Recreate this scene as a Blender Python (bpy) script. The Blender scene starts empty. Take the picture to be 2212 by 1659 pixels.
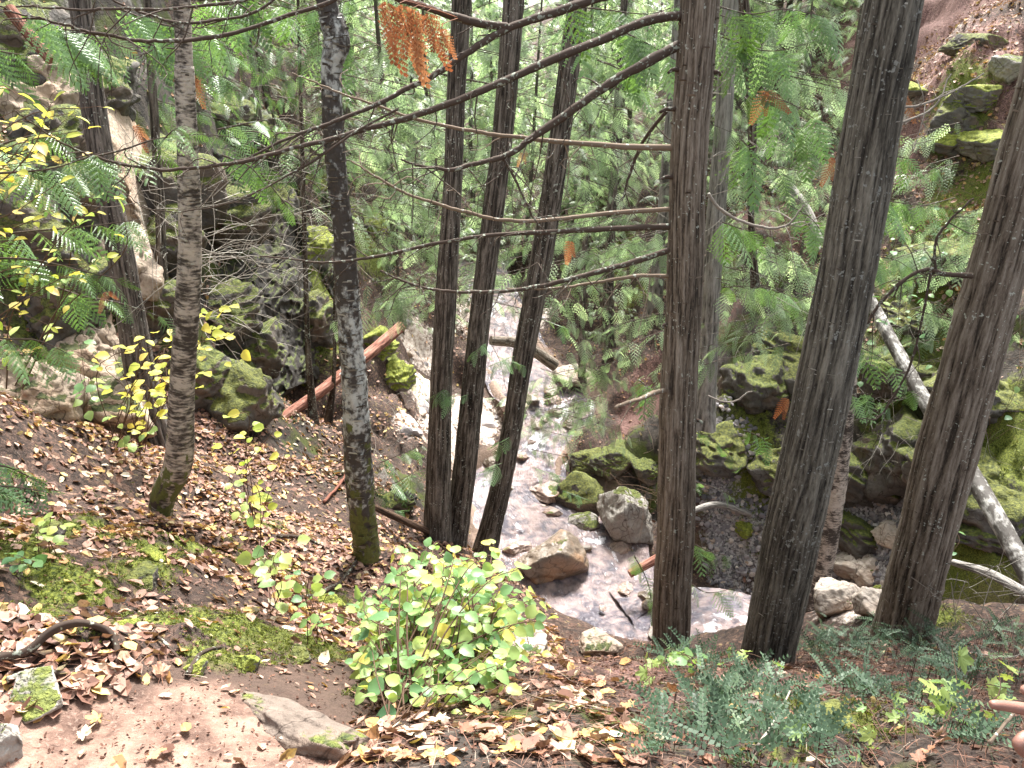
import bpy, math, random
import numpy as np
from mathutils import Vector
R = math.radians
random.seed(7)
rng = np.random.default_rng(11)
scn = bpy.context.scene
COL = scn.collection

# ------------------------------------------------------------------ camera
F = 28.0 / 36.0 * 2212.0            # focal length in photo pixels (photo taken as 2212 wide)
PITCH = R(22.5)
CP, SP = math.cos(PITCH), math.sin(PITCH)
cam_d = bpy.data.cameras.new('camera'); cam = bpy.data.objects.new('camera', cam_d); COL.objects.link(cam)
cam_d.lens = 28; cam_d.sensor_width = 36; cam_d.clip_end = 400; cam_d.clip_start = 0.05
cam.location = (0, 0, 0); cam.rotation_euler = (R(90) - PITCH, 0, 0)
scn.camera = cam
# ------------------------------------------------------------------ world, sun, exposure
w = bpy.data.worlds.new('World'); scn.world = w; w.use_nodes = True
nt = w.node_tree; bg = nt.nodes['Background']
sky = nt.nodes.new('ShaderNodeTexSky'); sky.sky_type = 'NISHITA'; sky.sun_disc = False
sky.sun_elevation = R(58); sky.sun_rotation = R(12); sky.air_density = 1.0; sky.dust_density = 4.0; sky.ozone_density = 1.0
hs = nt.nodes.new('ShaderNodeHueSaturation'); hs.inputs['Saturation'].default_value = 0.28
nt.links.new(sky.outputs[0], hs.inputs['Color']); nt.links.new(hs.outputs[0], bg.inputs[0]); bg.inputs[1].default_value = 0.135
sl = bpy.data.lights.new('sun', 'SUN'); sun = bpy.data.objects.new('sun', sl); COL.objects.link(sun)
sl.energy = 4.6; sl.angle = R(14); sl.color = (1.0, 0.97, 0.92)
sd = Vector((math.sin(R(12)) * math.cos(R(58)), math.cos(R(12)) * math.cos(R(58)), math.sin(R(58))))
sun.rotation_euler = sd.to_track_quat('Z', 'Y').to_euler()
scn.view_settings.view_transform = 'Standard'; scn.view_settings.look = 'None'
scn.view_settings.exposure = 1.84; scn.view_settings.gamma = 1
try:
    cy = scn.cycles
    cy.max_bounces = 6; cy.diffuse_bounces = 4; cy.glossy_bounces = 2; cy.transmission_bounces = 4; cy.transparent_max_bounces = 6
    cy.caustics_reflective = False; cy.caustics_refractive = False; cy.sample_clamp_indirect = 6
except Exception: pass

# ------------------------------------------------------------------ picture <-> place
def ray(px, py):
    a = (px - 1106.0) / F; b = -(py - 829.5) / F
    return np.array([a, CP + b * SP, -SP + b * CP])
def U(px, py, Y):
    d = ray(px, py); return d * (Y / d[1])
def UD(px, py, D):                      # by distance along the view axis
    return ray(px, py) * D
# ------------------------------------------------------------------ noise
def _h(ix, iy, iz, s):
    n = (ix * 374761393 + iy * 668265263 + iz * 2147483647 % 1000003 * 7919 + s * 1274126177) & 0xFFFFFFFF
    n = ((n ^ (n >> 13)) * 1274126177) & 0xFFFFFFFF
    n = n ^ (n >> 16)
    return (n & 0xFFFF) / 65535.0 * 2 - 1
def vn3(x, y, z, s=0):
    x, y, z = np.broadcast_arrays(np.asarray(x, float), np.asarray(y, float), np.asarray(z, float))
    ix, iy, iz = np.floor(x).astype(np.int64), np.floor(y).astype(np.int64), np.floor(z).astype(np.int64)
    fx, fy, fz = x - ix, y - iy, z - iz
    ux, uy, uz = fx*fx*(3-2*fx), fy*fy*(3-2*fy), fz*fz*(3-2*fz)
    r = 0
    for dx in (0, 1):
        wx = ux if dx else 1 - ux
        for dy in (0, 1):
            wy = uy if dy else 1 - uy
            for dz in (0, 1):
                wz = uz if dz else 1 - uz
                r = r + wx * wy * wz * _h(ix + dx, iy + dy, iz + dz, s)
    return r
def fbm(x, y, z=0.0, oct=4, s=0, gain=.5):
    a, r = 1.0, 0
    for o in range(oct):
        r = r + a * vn3(np.asarray(x) * 2**o + 17*o, np.asarray(y) * 2**o + 5*o, np.asarray(z) * 2**o, s + o); a *= gain
    return r
def ss(a, b, x):
    t = np.clip((x - a) / (b - a), 0, 1); return t * t * (3 - 2 * t)
# ------------------------------------------------------------------ mesh building
class MB:
    def __init__(s): s.V = []; s.F = {3: [], 4: []}; s.n = 0; s.R = []; s.A = []
    def add(s, V, Fs, rnd=0.5, aux=None):
        V = np.asarray(V, float).reshape(-1, 3)
        for f in (Fs if isinstance(Fs, list) else [Fs]):
            f = np.asarray(f, np.int64)
            if f.size: s.F[f.shape[1]].append(f + s.n)
        s.V.append(V); s.n += len(V)
        s.R.append(np.broadcast_to(np.asarray(rnd, float), (len(V),)))
        s.A.append(np.zeros((len(V), 3)) if aux is None else np.asarray(aux, float))
        return s
    def build(s, name, mat, parent=None, smooth=True, org=None, masks=None):
        V = np.concatenate(s.V)
        if org is not None: V = V - np.asarray(org)
        me = bpy.data.meshes.new(name)
        q = np.concatenate(s.F[4]) if s.F[4] else np.zeros((0, 4), np.int64)
        t = np.concatenate(s.F[3]) if s.F[3] else np.zeros((0, 3), np.int64)
        me.vertices.add(len(V)); me.vertices.foreach_set('co', V.astype(np.float32).ravel())
        me.loops.add(q.size + t.size); me.loops.foreach_set('vertex_index', np.concatenate([q.ravel(), t.ravel()]).astype(np.int32))
        st = np.concatenate([np.arange(len(q)) * 4, q.size + np.arange(len(t)) * 3]).astype(np.int32)
        me.polygons.add(len(st)); me.polygons.foreach_set('loop_start', st)
        me.polygons.foreach_set('use_smooth', np.full(len(st), smooth))
        a = me.attributes.new('rnd', 'FLOAT', 'POINT'); a.data.foreach_set('value', np.concatenate(s.R).astype(np.float32))
        A = np.concatenate(s.A)
        if A.any():
            a = me.attributes.new('aux', 'FLOAT_VECTOR', 'POINT'); a.data.foreach_set('vector', A.astype(np.float32).ravel())
        if masks:
            for k, m in masks.items():
                a = me.attributes.new(k, 'FLOAT', 'POINT'); a.data.foreach_set('value', np.asarray(m, np.float32).ravel())
        me.update(calc_edges=True)
        if mat: me.materials.append(mat)
        o = bpy.data.objects.new(name, me); COL.objects.link(o)
        if parent: o.parent = parent
        return o
def thing(name, label, cat, loc=(0, 0, 0), group=None):
    o = bpy.data.objects.new(name, None); COL.objects.link(o); o.empty_display_size = .1
    o.location = loc; o['label'] = label; o['category'] = cat
    if group: o['group'] = group
    return o
def tag(o, label=None, cat=None, group=None, kind=None):
    for k, v in (('label', label), ('category', cat), ('group', group), ('kind', kind)):
        if v: o[k] = v
    return o
def nrm(v): return v / (np.linalg.norm(v, axis=-1, keepdims=True) + 1e-9)
def basis(x, up):                       # matrices whose columns are x, y, z
    x = nrm(np.asarray(x, float)); up = np.broadcast_to(np.asarray(up, float), x.shape)
    y = nrm(np.cross(up, x)); z = np.cross(x, y)
    return np.stack([x, y, z], -1)
def inst(mb, tpl, M, T, sc, rnd):
    if len(T) == 0: return
    if isinstance(tpl, list):
        k = (np.abs(T[:, 0]*7919 + T[:, 2]*104729).astype(int) + np.arange(len(T))) % len(tpl); sc = np.broadcast_to(sc, (len(T),)); rnd = np.broadcast_to(rnd, (len(T),))
        for j in range(len(tpl)): q = k == j; inst(mb, tpl[j], M[q], T[q], sc[q], rnd[q])
        return
    V, Fs = tpl; n, m = len(T), len(V)
    P = np.einsum('nij,vj->nvi', M, V) * np.asarray(sc, float).reshape(-1, 1, 1) + T[:, None, :]
    off = (np.arange(n) * m)[:, None, None]
    mb.add(P.reshape(-1, 3), [(f[None] + off).reshape(-1, f.shape[1]) for f in Fs], np.repeat(np.broadcast_to(rnd, (n,)), m))
def curve(pts, n):                      # Catmull-Rom through rows of any width
    P = np.asarray(pts, float); 
    if len(P) == 2: P = np.stack([P[0], P.mean(0), P[1]])
    Q = np.concatenate([[2*P[0]-P[1]], P, [2*P[-1]-P[-2]]]); t = np.linspace(0, len(P) - 1 - 1e-6, n)
    i = t.astype(int); f = (t - i)[:, None]
    a, b, c, d = Q[i], Q[i+1], Q[i+2], Q[i+3]
    return .5 * (2*b + (c-a)*f + (2*a-5*b+4*c-d)*f*f + (3*b-a-3*c+d)*f**3)
def tube(mb, P, r, sides=6, rnd=.5, rough=0.0, cap=True):
    P = np.asarray(P, float); n = len(P); r = np.broadcast_to(np.asarray(r, float), (n,))
    T = nrm(np.gradient(P, axis=0)); ref = np.array([0, 0, 1.]) if abs(T[:, 2]).mean() < .8 else np.array([0, 1., 0])
    N = nrm(np.cross(T, ref)); B = np.cross(T, N)
    th = np.linspace(0, 2*math.pi, sides, endpoint=False)
    c, s_ = np.cos(th), np.sin(th)
    rr = r[:, None] * np.ones(sides)
    if rough:
        L = np.concatenate([[0], np.cumsum(np.linalg.norm(np.diff(P, axis=0), axis=1))])
        rr = rr * (1 + rough * fbm(c[None]*1.5 + 9*rnd, s_[None]*1.5, L[:, None]*18, 2, 3))
    V = P[:, None] + rr[..., None] * (c[None, :, None]*N[:, None] + s_[None, :, None]*B[:, None])
    i = np.arange(n-1)[:, None] * sides; j = np.arange(sides)[None]; k = (j+1) % sides
    Fq = np.stack([i+j, i+k, i+sides+k, i+sides+j], -1).reshape(-1, 4)
    V = V.reshape(-1, 3); Fs = [Fq]
    if cap:
        V = np.concatenate([V, P[:1], P[-1:]]); m = n*sides
        jj = np.arange(sides); kk = (jj+1) % sides
        Fs.append(np.concatenate([np.stack([kk, jj, np.full(sides, m)], -1), np.stack([(n-1)*sides+jj, (n-1)*sides+kk, np.full(sides, m+1)], -1)]))
    mb.add(V, Fs, rnd)
# ------------------------------------------------------------------ materials
def newmat(name):
    m = bpy.data.materials.new(name); m.use_nodes = True
    t = m.node_tree; b = t.nodes['Principled BSDF']; return m, t, b, t.nodes.new, t.links.new
def attr(t, n, out='Fac'):
    a = t.nodes.new('ShaderNodeAttribute'); a.attribute_name = n; return a.outputs[out]
def ramp(t, src, stops, interp='LINEAR'):
    r = t.nodes.new('ShaderNodeValToRGB'); e = r.color_ramp.elements; r.color_ramp.interpolation = interp
    while len(e) > 1: e.remove(e[0])
    e[0].position = stops[0][0]; e[0].color = (*stops[0][1], 1)
    for p, c in stops[1:]:
        x = e.new(p); x.color = (*c, 1)
    t.links.new(src, r.inputs[0]); return r.outputs[0]
def noise(t, scale, detail=4, vec=None, rough=.55, dim='3D'):
    n = t.nodes.new('ShaderNodeTexNoise'); n.inputs['Scale'].default_value = scale; n.inputs['Detail'].default_value = detail
    n.inputs['Roughness'].default_value = rough
    if vec is None:
        g = t.nodes.get('geo') or t.nodes.new('ShaderNodeNewGeometry'); g.name = 'geo'; vec = g.outputs['Position']
    t.links.new(vec, n.inputs['Vector']); return n.outputs['Fac']
def mix(t, f, a, b, mode='MIX'):
    m = t.nodes.new('ShaderNodeMix'); m.data_type = 'RGBA'; m.blend_type = mode
    for k, v in ((0, f), (6, a), (7, b)):
        if isinstance(v, (int, float)): m.inputs[k].default_value = v
        elif isinstance(v, tuple): m.inputs[k].default_value = (*v, 1)
        else: t.links.new(v, m.inputs[k])
    return m.outputs[2]
def mth(t, op, a, b=None, clamp=False):
    m = t.nodes.new('ShaderNodeMath'); m.operation = op; m.use_clamp = clamp
    for k, v in ((0, a), (1, b)):
        if v is None: continue
        if isinstance(v, (int, float)): m.inputs[k].default_value = v
        else: t.links.new(v, m.inputs[k])
    return m.outputs[0]
def bump(t, b, h, strength=.5, dist=.02):
    n = t.nodes.new('ShaderNodeBump'); n.inputs['Strength'].default_value = strength; n.inputs['Distance'].default_value = dist
    t.links.new(h, n.inputs['Height']); t.links.new(n.outputs[0], b.inputs['Normal'])
def leafmat(name, stops, trans=.35, rough=.45, spec=.5, tcol=None, spots=0):
    m, t, b, N, L = newmat(name)
    c = ramp(t, attr(t, 'rnd'), stops)
    n = noise(t, 35, 3); c = mix(t, mth(t, 'MULTIPLY', n, .5), c, mix(t, 1.0, c, (.6, .62, .56), 'MULTIPLY'))
    if spots: c = mix(t, ramp(t, noise(t, spots, 2), [(.56, (0, 0, 0)), (.66, (.8, .8, .8))]), c, (.10, .05, .03))
    L(c, b.inputs['Base Color']); b.inputs['Roughness'].default_value = rough; b.inputs['Specular IOR Level'].default_value = spec
    if trans:
        tr = N('ShaderNodeBsdfTranslucent'); L(mix(t, 1.0, c, tcol or (1.5, 1.5, .8), 'MULTIPLY'), tr.inputs[0])
        ms = N('ShaderNodeMixShader'); ms.inputs[0].default_value = trans
        L(b.outputs[0], ms.inputs[1]); L(tr.outputs[0], ms.inputs[2]); L(ms.outputs[0], t.nodes['Material Output'].inputs[0])
    return m
M = {}
M['cedar'] = leafmat('cedar_foliage', [(0, (.06, .11, .025)), (.35, (.11, .21, .065)), (.7, (.17, .31, .12)), (.93, (.25, .40, .19)), (.97, (.30, .12, .04)), (1, (.33, .13, .04))], .35, .34, .8)
M['cedar_lit'] = leafmat('cedar_foliage_lit', [(0, (.12, .17, .08)), (.35, (.23, .32, .18)), (.7, (.36, .48, .32)), (.96, (.52, .62, .42)), (.985, (.45, .16, .06)), (1, (.45, .16, .06))], .5, .34, .8, (1.3, 1.35, .95))  # brightened copy of the cedar greens; daylight is put into the colour
M['cedar_olive'] = leafmat('hemlock_foliage', [(0, (.05, .07, .03)), (.6, (.10, .14, .06)), (1, (.20, .24, .11))], .25, .5, .4)
M['dead'] = leafmat('dead_cedar_foliage', [(0, (.20, .075, .04)), (.5, (.31, .135, .07)), (1, (.42, .25, .14))], .35, .6, .2, (1.4, 1.1, .8))
M['bush'] = leafmat('bush_leaves', [(0, (.08, .18, .09)), (.25, (.18, .32, .13)), (.6, (.31, .43, .15)), (.82, (.44, .50, .16)), (.93, (.66, .58, .14)), (1, (.60, .36, .06))], .4, .42, .35)
M['yellow'] = leafmat('yellow_leaves', [(0, (.38, .50, .10)), (.3, (.55, .58, .12)), (.7, (.72, .62, .15)), (1, (.78, .58, .28))], .45, .5, .3)
M['blue'] = leafmat('boxwood_leaves', [(0, (.03, .055, .028)), (.5, (.07, .125, .07)), (.9, (.13, .20, .12)), (1, (.3, .36, .12))], .2, .5, .4)
M['litter'] = leafmat('fallen_leaves', [(0, (.06, .03, .022)), (.2, (.17, .085, .062)), (.5, (.35, .20, .15)), (.74, (.50, .33, .26)), (.84, (.48, .24, .09)), (.93, (.58, .44, .16)), (1, (.66, .59, .52))], .12, .6, .3, None, 45)
M['maple'] = leafmat('fallen_maple_leaves', [(0, (.20, .08, .05)), (.4, (.34, .17, .11)), (.7, (.46, .25, .14)), (.9, (.52, .35, .10)), (1, (.60, .49, .42))], .15, .6, .3, None, 26)
M['grass'] = leafmat('grass_and_moss_tufts', [(0, (.04, .05, .010)), (.5, (.09, .11, .02)), (1, (.20, .22, .04))], .25, .6, .2)
M['needles'] = leafmat('needle_litter', [(0, (.06, .03, .022)), (.5, (.15, .075, .05)), (.85, (.26, .14, .10)), (1, (.4, .33, .27))], 0, .8, .2)
M['flake'] = leafmat('loose_bark_flakes', [(0, (.03, .022, .018)), (.45, (.10, .085, .07)), (.8, (.30, .29, .26)), (1, (.5, .5, .47))], 0, .8, .2)
M['flakebrown'] = leafmat('loose_brown_bark', [(0, (.06, .045, .035)), (.7, (.16, .12, .095)), (1, (.34, .30, .26))], 0, .8, .2)
def bark(name, dark, mid, light, lichen=.0, moss=None, lich_col=(.45, .48, .42)):
    m, t, b, N, L = newmat(name)
    av = attr(t, 'aux', 'Vector'); rn = attr(t, 'rnd')
    n1 = noise(t, 9, 5, av, .65); n2 = noise(t, 40, 3, av)
    h = mth(t, 'ADD', mth(t, 'MULTIPLY', rn, .75), mth(t, 'MULTIPLY', mth(t, 'SUBTRACT', n1, .5), .9))
    h = mth(t, 'ADD', h, mth(t, 'MULTIPLY', mth(t, 'SUBTRACT', n2, .5), .6))
    c = ramp(t, h, [(.08, dark), (.38, mid), (.78, light)])
    pn = noise(t, 3.0, 3)
    c = mix(t, mth(t, 'MULTIPLY', pn, .7), c, mix(t, 1.0, c, (.62, .58, .52), 'MULTIPLY'))
    if lichen: c = mix(t, ramp(t, mth(t, 'ADD', noise(t, 48, 4), mth(t, 'MULTIPLY', mth(t, 'SUBTRACT', noise(t, 7, 3), .5), .35)), [(.66 - lichen*.1, (0, 0, 0)), (.70 - lichen*.08, (.85, .85, .85))]), c, lich_col)
    if moss: c = mix(t, ramp(t, mth(t, 'ADD', noise(t, 14, 4), attr(t, 'moss')), [(.95, (0, 0, 0)), (1.1, (1, 1, 1))]), c, mix(t, noise(t, 60, 2), (.03, .045, .008), moss))
    L(c, b.inputs['Base Color']); b.inputs['Roughness'].default_value = .9; b.inputs['Specular IOR Level'].default_value = .25
    bump(t, b, mth(t, 'ADD', n1, mth(t, 'MULTIPLY', n2, .6)), .8, .012)
    return m
M['bark'] = bark('cedar_bark', (.035, .028, .022), (.155, .125, .098), (.32, .28, .235), .06)
M['bark_lichen'] = bark('cedar_bark_lichened', (.024, .021, .018), (.098, .09, .075), (.24, .225, .19), .35, None, (.26, .27, .25))
M['bark_grey'] = bark('grey_cedar_bark', (.03, .026, .024), (.11, .095, .085), (.25, .22, .20), .1)
M['bark_dark'] = bark('cedar_bark_dark', (.018, .015, .013), (.088, .074, .062), (.27, .24, .21), .1)
M['bark_pale'] = bark('weathered_bark', (.08, .075, .07), (.25, .235, .22), (.42, .40, .38))
M['branch'] = bark('limb_bark', (.02, .014, .01), (.065, .045, .035), (.20, .17, .14), .75, None, (.30, .33, .27))
M['branch_light'] = bark('pale_limb_bark', (.06, .045, .035), (.20, .15, .11), (.34, .29, .24), .4)
M['twig'] = bark('dead_twigs', (.10, .085, .07), (.25, .22, .19), (.48, .45, .40), .3)
M['stem'] = bark('bush_stems', (.03, .02, .015), (.10, .06, .04), (.2, .13, .09))
M['redlog'] = bark('red_log_bark', (.08, .03, .022), (.24, .10, .07), (.40, .22, .17))
def birch(name, white, dark, thr, zs=60, ps=9):
    m, t, b, N, L = newmat(name)
    av = attr(t, 'aux', 'Vector')
    mp = N('ShaderNodeMapping'); mp.inputs['Scale'].default_value = (1, 1, zs); L(av, mp.inputs[0])
    lent = noise(t, 3.0, 4, mp.outputs[0], .6); patch = noise(t, ps, 5); big = noise(t, 2.2, 3)
    h = mth(t, 'ADD', mth(t, 'MULTIPLY', lent, .45), mth(t, 'ADD', mth(t, 'MULTIPLY', patch, .45), mth(t, 'MULTIPLY', big, .5)))
    h = mth(t, 'ADD', h, mth(t, 'MULTIPLY', attr(t, 'pale'), .25))
    c = ramp(t, h, [(thr - .06, dark), (thr, tuple(.5 * (x + y) for x, y in zip(white, dark))), (thr + .035, white), (thr + .15, tuple(min(.75, x * 1.25) for x in white))])
    c = mix(t, ramp(t, noise(t, 40, 3), [(.6, (0, 0, 0)), (.7, (.5, .5, .5))]), c, (.06, .045, .035))
    c = mix(t, ramp(t, mth(t, 'ADD', noise(t, 14, 4), attr(t, 'moss')), [(.95, (0, 0, 0)), (1.1, (1, 1, 1))]), c, mix(t, noise(t, 60, 2), (.03, .04, .008), (.13, .14, .03)))
    L(c, b.inputs['Base Color']); b.inputs['Roughness'].default_value = .75
    bump(t, b, mth(t, 'ADD', patch, lent), .8, .01)
    return m
M['birch'] = birch('grey_birch_bark', (.36, .31, .26), (.035, .025, .019), .73)
M['birch_dark'] = birch('old_birch_bark', (.36, .37, .35), (.04, .032, .027), .80, 14, 26)
M['birch_log'] = birch('fallen_birch_bark', (.31, .30, .28), (.06, .052, .045), .71, 10)
def rock(name, a, bcol, moss_amt=.5, moss_a=(.035, .05, .01), moss_b=(.15, .17, .03), rust=.25, wet=False):
    m, t, b, N, L = newmat(name)
    oi = N('ShaderNodeTexCoord').outputs['Object']
    n1 = noise(t, 3.5, 8, oi, .62); n2 = noise(t, 22, 6, oi, .6); n3 = noise(t, 1.7, 3, oi)
    c = mix(t, n1, a, bcol); c = mix(t, ramp(t, n2, [(.3, (0, 0, 0)), (.75, (1, 1, 1))]), mix(t, 1.0, c, (.6, .58, .56), 'MULTIPLY'), c)
    c = mix(t, ramp(t, n3, [(.5, (0, 0, 0)), (.75, (rust, rust, rust))]), c, (.36, .19, .09))
    vo = N('ShaderNodeTexVoronoi'); vo.feature = 'DISTANCE_TO_EDGE'; vo.inputs['Scale'].default_value = 2.6
    wv = N('ShaderNodeVectorMath'); wv.operation = 'ADD'; nv = N('ShaderNodeTexNoise'); nv.inputs['Scale'].default_value = 3; L(oi, nv.inputs[0])
    sc_ = N('ShaderNodeVectorMath'); sc_.operation = 'SCALE'; sc_.inputs[3].default_value = .6; L(nv.outputs['Color'], sc_.inputs[0])
    L(oi, wv.inputs[0]); L(sc_.outputs[0], wv.inputs[1]); L(wv.outputs[0], vo.inputs['Vector'])
    crack = ramp(t, vo.outputs['Distance'], [(0, (0, 0, 0)), (.025, (1, 1, 1))])
    c = mix(t, crack, mix(t, 1.0, c, (.35, .3, .27), 'MULTIPLY'), c)
    g = t.nodes.get('geo') or N('ShaderNodeNewGeometry'); g.name = 'geo'
    sx = N('ShaderNodeSeparateXYZ'); L(g.outputs['Normal'], sx.inputs[0])
    mk = mth(t, 'ADD', mth(t, 'MULTIPLY', sx.outputs[2], .45), noise(t, 2.4, 6, oi, .65))
    mk = ramp(t, mk, [(1.02 - moss_amt * .55, (0, 0, 0)), (1.08 - moss_amt * .55, (1, 1, 1))])
    c = mix(t, mk, c, mix(t, ramp(t, noise(t, 30, 4, oi), [(.35, (0, 0, 0)), (.65, (1, 1, 1))]), moss_a, moss_b))
    L(c, b.inputs['Base Color']); b.inputs['Roughness'].default_value = .35 if wet else .85
    bump(t, b, mth(t, 'ADD', mth(t, 'ADD', n1, mth(t, 'MULTIPLY', n2, .5)), mth(t, 'MULTIPLY', noise(t, 70, 3, oi), mth(t, 'MULTIPLY', mk, .8))), .9, .04)
    return m
M['rock'] = rock('grey_rock', (.22, .20, .18), (.42, .40, .36), .35)
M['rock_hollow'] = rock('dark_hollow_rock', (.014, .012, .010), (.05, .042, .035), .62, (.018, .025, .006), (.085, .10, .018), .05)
M['rock_slab'] = rock('brown_wet_slab', (.10, .075, .055), (.27, .22, .17), .1, rust=.8, wet=True)
M['rock_ledge'] = rock('ledge_rock', (.10, .075, .06), (.24, .19, .155), .12)
M['rock_pale'] = rock('pale_rock', (.36, .30, .25), (.60, .53, .46), .05, rust=.6)
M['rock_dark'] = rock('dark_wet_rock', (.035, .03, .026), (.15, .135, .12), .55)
M['rock_tan'] = rock('tan_cliff_rock', (.32, .23, .16), (.56, .47, .38), .25, rust=.6, moss_a=(.025, .035, .01), moss_b=(.09, .10, .025))
M['rock_moss'] = rock('mossy_rock', (.10, .09, .08), (.34, .33, .33), .95, (.09, .115, .012), (.30, .33, .045))
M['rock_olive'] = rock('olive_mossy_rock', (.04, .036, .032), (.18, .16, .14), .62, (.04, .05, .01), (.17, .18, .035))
M['rock_wet'] = rock('stream_rock', (.22, .15, .12), (.42, .33, .29), .05, wet=True, rust=.5)

# ------------------------------------------------------------------ terrain
CREEK = [(1010, 560, 23.5, .8), (1060, 640, 19.8, .55), (1095, 740, 16.9, .65), (1150, 830, 15.0, .7), (1200, 880, 14.0, .75), (1160, 960, 12.9, .5),
         (1110, 1050, 11.9, .85), (1180, 1140, 10.9, 1.15), (1215, 1230, 9.9, 1.05), (1260, 1320, 9.0, 1.05), (1370, 1390, 8.3, .95), (1560, 1350, 8.7, .6), (1790, 1440, 7.5, .7)]
CS = curve([list(U(a, b, Y)) + [hw] for a, b, Y, hw in CREEK] + [[5.2, 6.6, -7.9, .9], [8.5, 5.5, -8.4, 1.0]], 150)
CT = [
 (0,1659,1.45),(400,1659,1.46),(760,1659,1.5),(0,1540,1.68),(300,1500,1.78),(600,1500,1.9),(600,1440,2.12),(760,1500,2.08),(740,1400,2.7),(720,1300,3.9),(705,1200,5.0),(685,1100,6.2),(660,1000,7.5),(640,900,9.0),(600,820,10.8),
 (350,1110,4.5),(100,1000,4.5),(0,900,4.6),(-200,900,4.0),(0,1200,2.9),(0,1400,2.0),(200,1300,2.6),(400,1200,3.5),(400,1400,2.15),(600,1200,4.6),(600,1300,3.3),(600,1060,6.2),(450,1000,6.0),(200,1150,3.6),
 (320,930,6.8),(150,890,6.3),(150,700,7.1),(150,500,7.7),(100,300,8.3),(50,100,9.0),(330,700,8.0),(330,500,8.8),(350,300,9.8),(400,100,11.5),
 (550,500,12.0),(570,700,11.2),(600,420,13.4),(600,200,16.5),(450,300,11.2),(450,600,9.6),(480,800,8.6),(520,900,8.0),
 (730,600,13.3),(690,450,15),(700,720,11.8),(850,750,14),(850,900,11),(850,1010,9.6),(800,1190,5.3),(760,1060,7.0),(870,1150,6.6),(930,800,15.3),(950,950,12.2),(900,1090,9.4),
 (970,1200,6.9),(1040,1215,7.2),(1000,1400,3.9),(1150,1445,2.75),(1300,1430,3.1),(1150,1300,5.6),(1000,1300,5.2),
 (1050,500,26),(1100,400,31),(1100,270,38),(1100,190,46),(800,300,24),(850,150,32),(700,300,19),(850,600,17),
 (1330,950,12.6),(1330,1040,11.6),(1420,1100,11.3),(1400,880,12.9),(1480,850,12.4),(1500,1000,11.2),(1560,1140,10.75),(1700,1150,10.4),(1850,1290,9.1),(1850,1180,9.7),(1960,1230,8.7),(1600,950,11.3),(1600,700,13.2),(1600,500,15.5),(1350,780,14.8),(1300,700,17.5),(1300,500,22),(1300,300,30),(1450,650,15.5),(1450,400,20),
 (1900,1000,10.2),(1900,850,10.9),(1900,700,11.9),(2100,600,11.4),(2100,800,10.1),(2120,950,9.2),(2120,1100,8.4),(2120,1230,7.8),(2000,450,13.2),(2000,300,14.2),(2100,200,14.2),(1980,150,16.0),(2100,60,16.0),(2250,0,15.5),(1750,400,17.5),(1700,250,20.5),(1700,60,25),
 (1448,1412,4.35),(1650,1440,4.0),(1930,1385,4.6),(1380,1440,3.3),(1560,1450,3.2),(1800,1430,3.7),(2120,1390,4.4),(2250,1350,4.6),(2100,1500,2.6),(2212,1450,2.9),(2212,1659,1.5),(1900,1550,2.1),(1600,1659,1.56),(1600,1550,2.05),(1200,1480,2.25),(1350,1560,1.95),(1100,1659,1.5),(900,1580,1.8),(850,1659,1.52),(1000,1500,2.15),
 (1750,1410,5.2),(1500,1390,6.4),(1300,1415,6.3),(1900,1350,6.3),(2200,1270,6.6)]
cp = [U(*c) for c in CT] + [np.array(p, float) for p in [
 (-3,-3,-1.3),(0,-3,-1.35),(3,-3,-1.6),(-2.5,0,-1.25),(0,0,-1.58),(2.5,0,-1.7),(5,1,-2.6),(6,3.2,-4.4),(-4.2,2.5,-.8),(-7,5,.8),(-9,9,3.5),(-12,14,5),(-16,22,5),(-20,35,6),(-26,60,8),(0,60,1),(0,85,3.5),(30,85,10),(-40,85,10),
 (13,11,1.0),(16,18,4.5),(20,26,6.5),(26,40,7),(34,60,9),(9,5,-5),(12,6,-2.5),(-10,0,1.5),(14,0,-3.5)]]
for k in range(0, 150, 9): cp.append(np.array([CS[k, 0], CS[k, 1], CS[k, 2] - .12]))
cp = np.array(cp)
def _k(r2): return np.where(r2 > 1e-12, .5 * r2 * np.log(r2 + 1e-12), 0)
def warp(xy): return xy
_n = len(cp); _d2 = ((cp[:, None, :2] - cp[None, :, :2])**2).sum(-1)
_A = np.zeros((_n+3, _n+3)); _A[:_n, :_n] = _k(_d2) + np.eye(_n) * .02; _A[:_n, _n] = 1; _A[:_n, _n+1:] = cp[:, :2]; _A[_n:, :_n] = _A[:_n, _n:].T
_W = np.linalg.solve(_A, np.concatenate([cp[:, 2], [0, 0, 0]]))
def H0(x, y):
    x = np.atleast_1d(np.asarray(x, float)).ravel(); y = np.atleast_1d(np.asarray(y, float)).ravel(); out = np.empty(len(x))
    for i in range(0, len(x), 40000):
        a, b = x[i:i+40000], y[i:i+40000]
        out[i:i+40000] = _k((a[:, None]-cp[None, :, 0])**2 + (b[:, None]-cp[None, :, 1])**2) @ _W[:_n] + _W[_n] + _W[_n+1]*a + _W[_n+2]*b
    return out
def creek(x, y):                        # distance to the stream's line, its level and half width
    d = np.full(len(x), 1e9); z = np.zeros(len(x)); hw = np.ones(len(x))
    for k in range(len(CS)-1):
        a, b = CS[k, :2], CS[k+1, :2]; ab = b - a; t = np.clip(((x-a[0])*ab[0]+(y-a[1])*ab[1])/(ab@ab), 0, 1)
        dd = np.hypot(x-a[0]-t*ab[0], y-a[1]-t*ab[1]); m = dd < d
        d = np.where(m, dd, d); z = np.where(m, CS[k, 2]+t*(CS[k+1, 2]-CS[k, 2]), z); hw = np.where(m, CS[k, 3], hw)
    return d, z, hw
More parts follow.
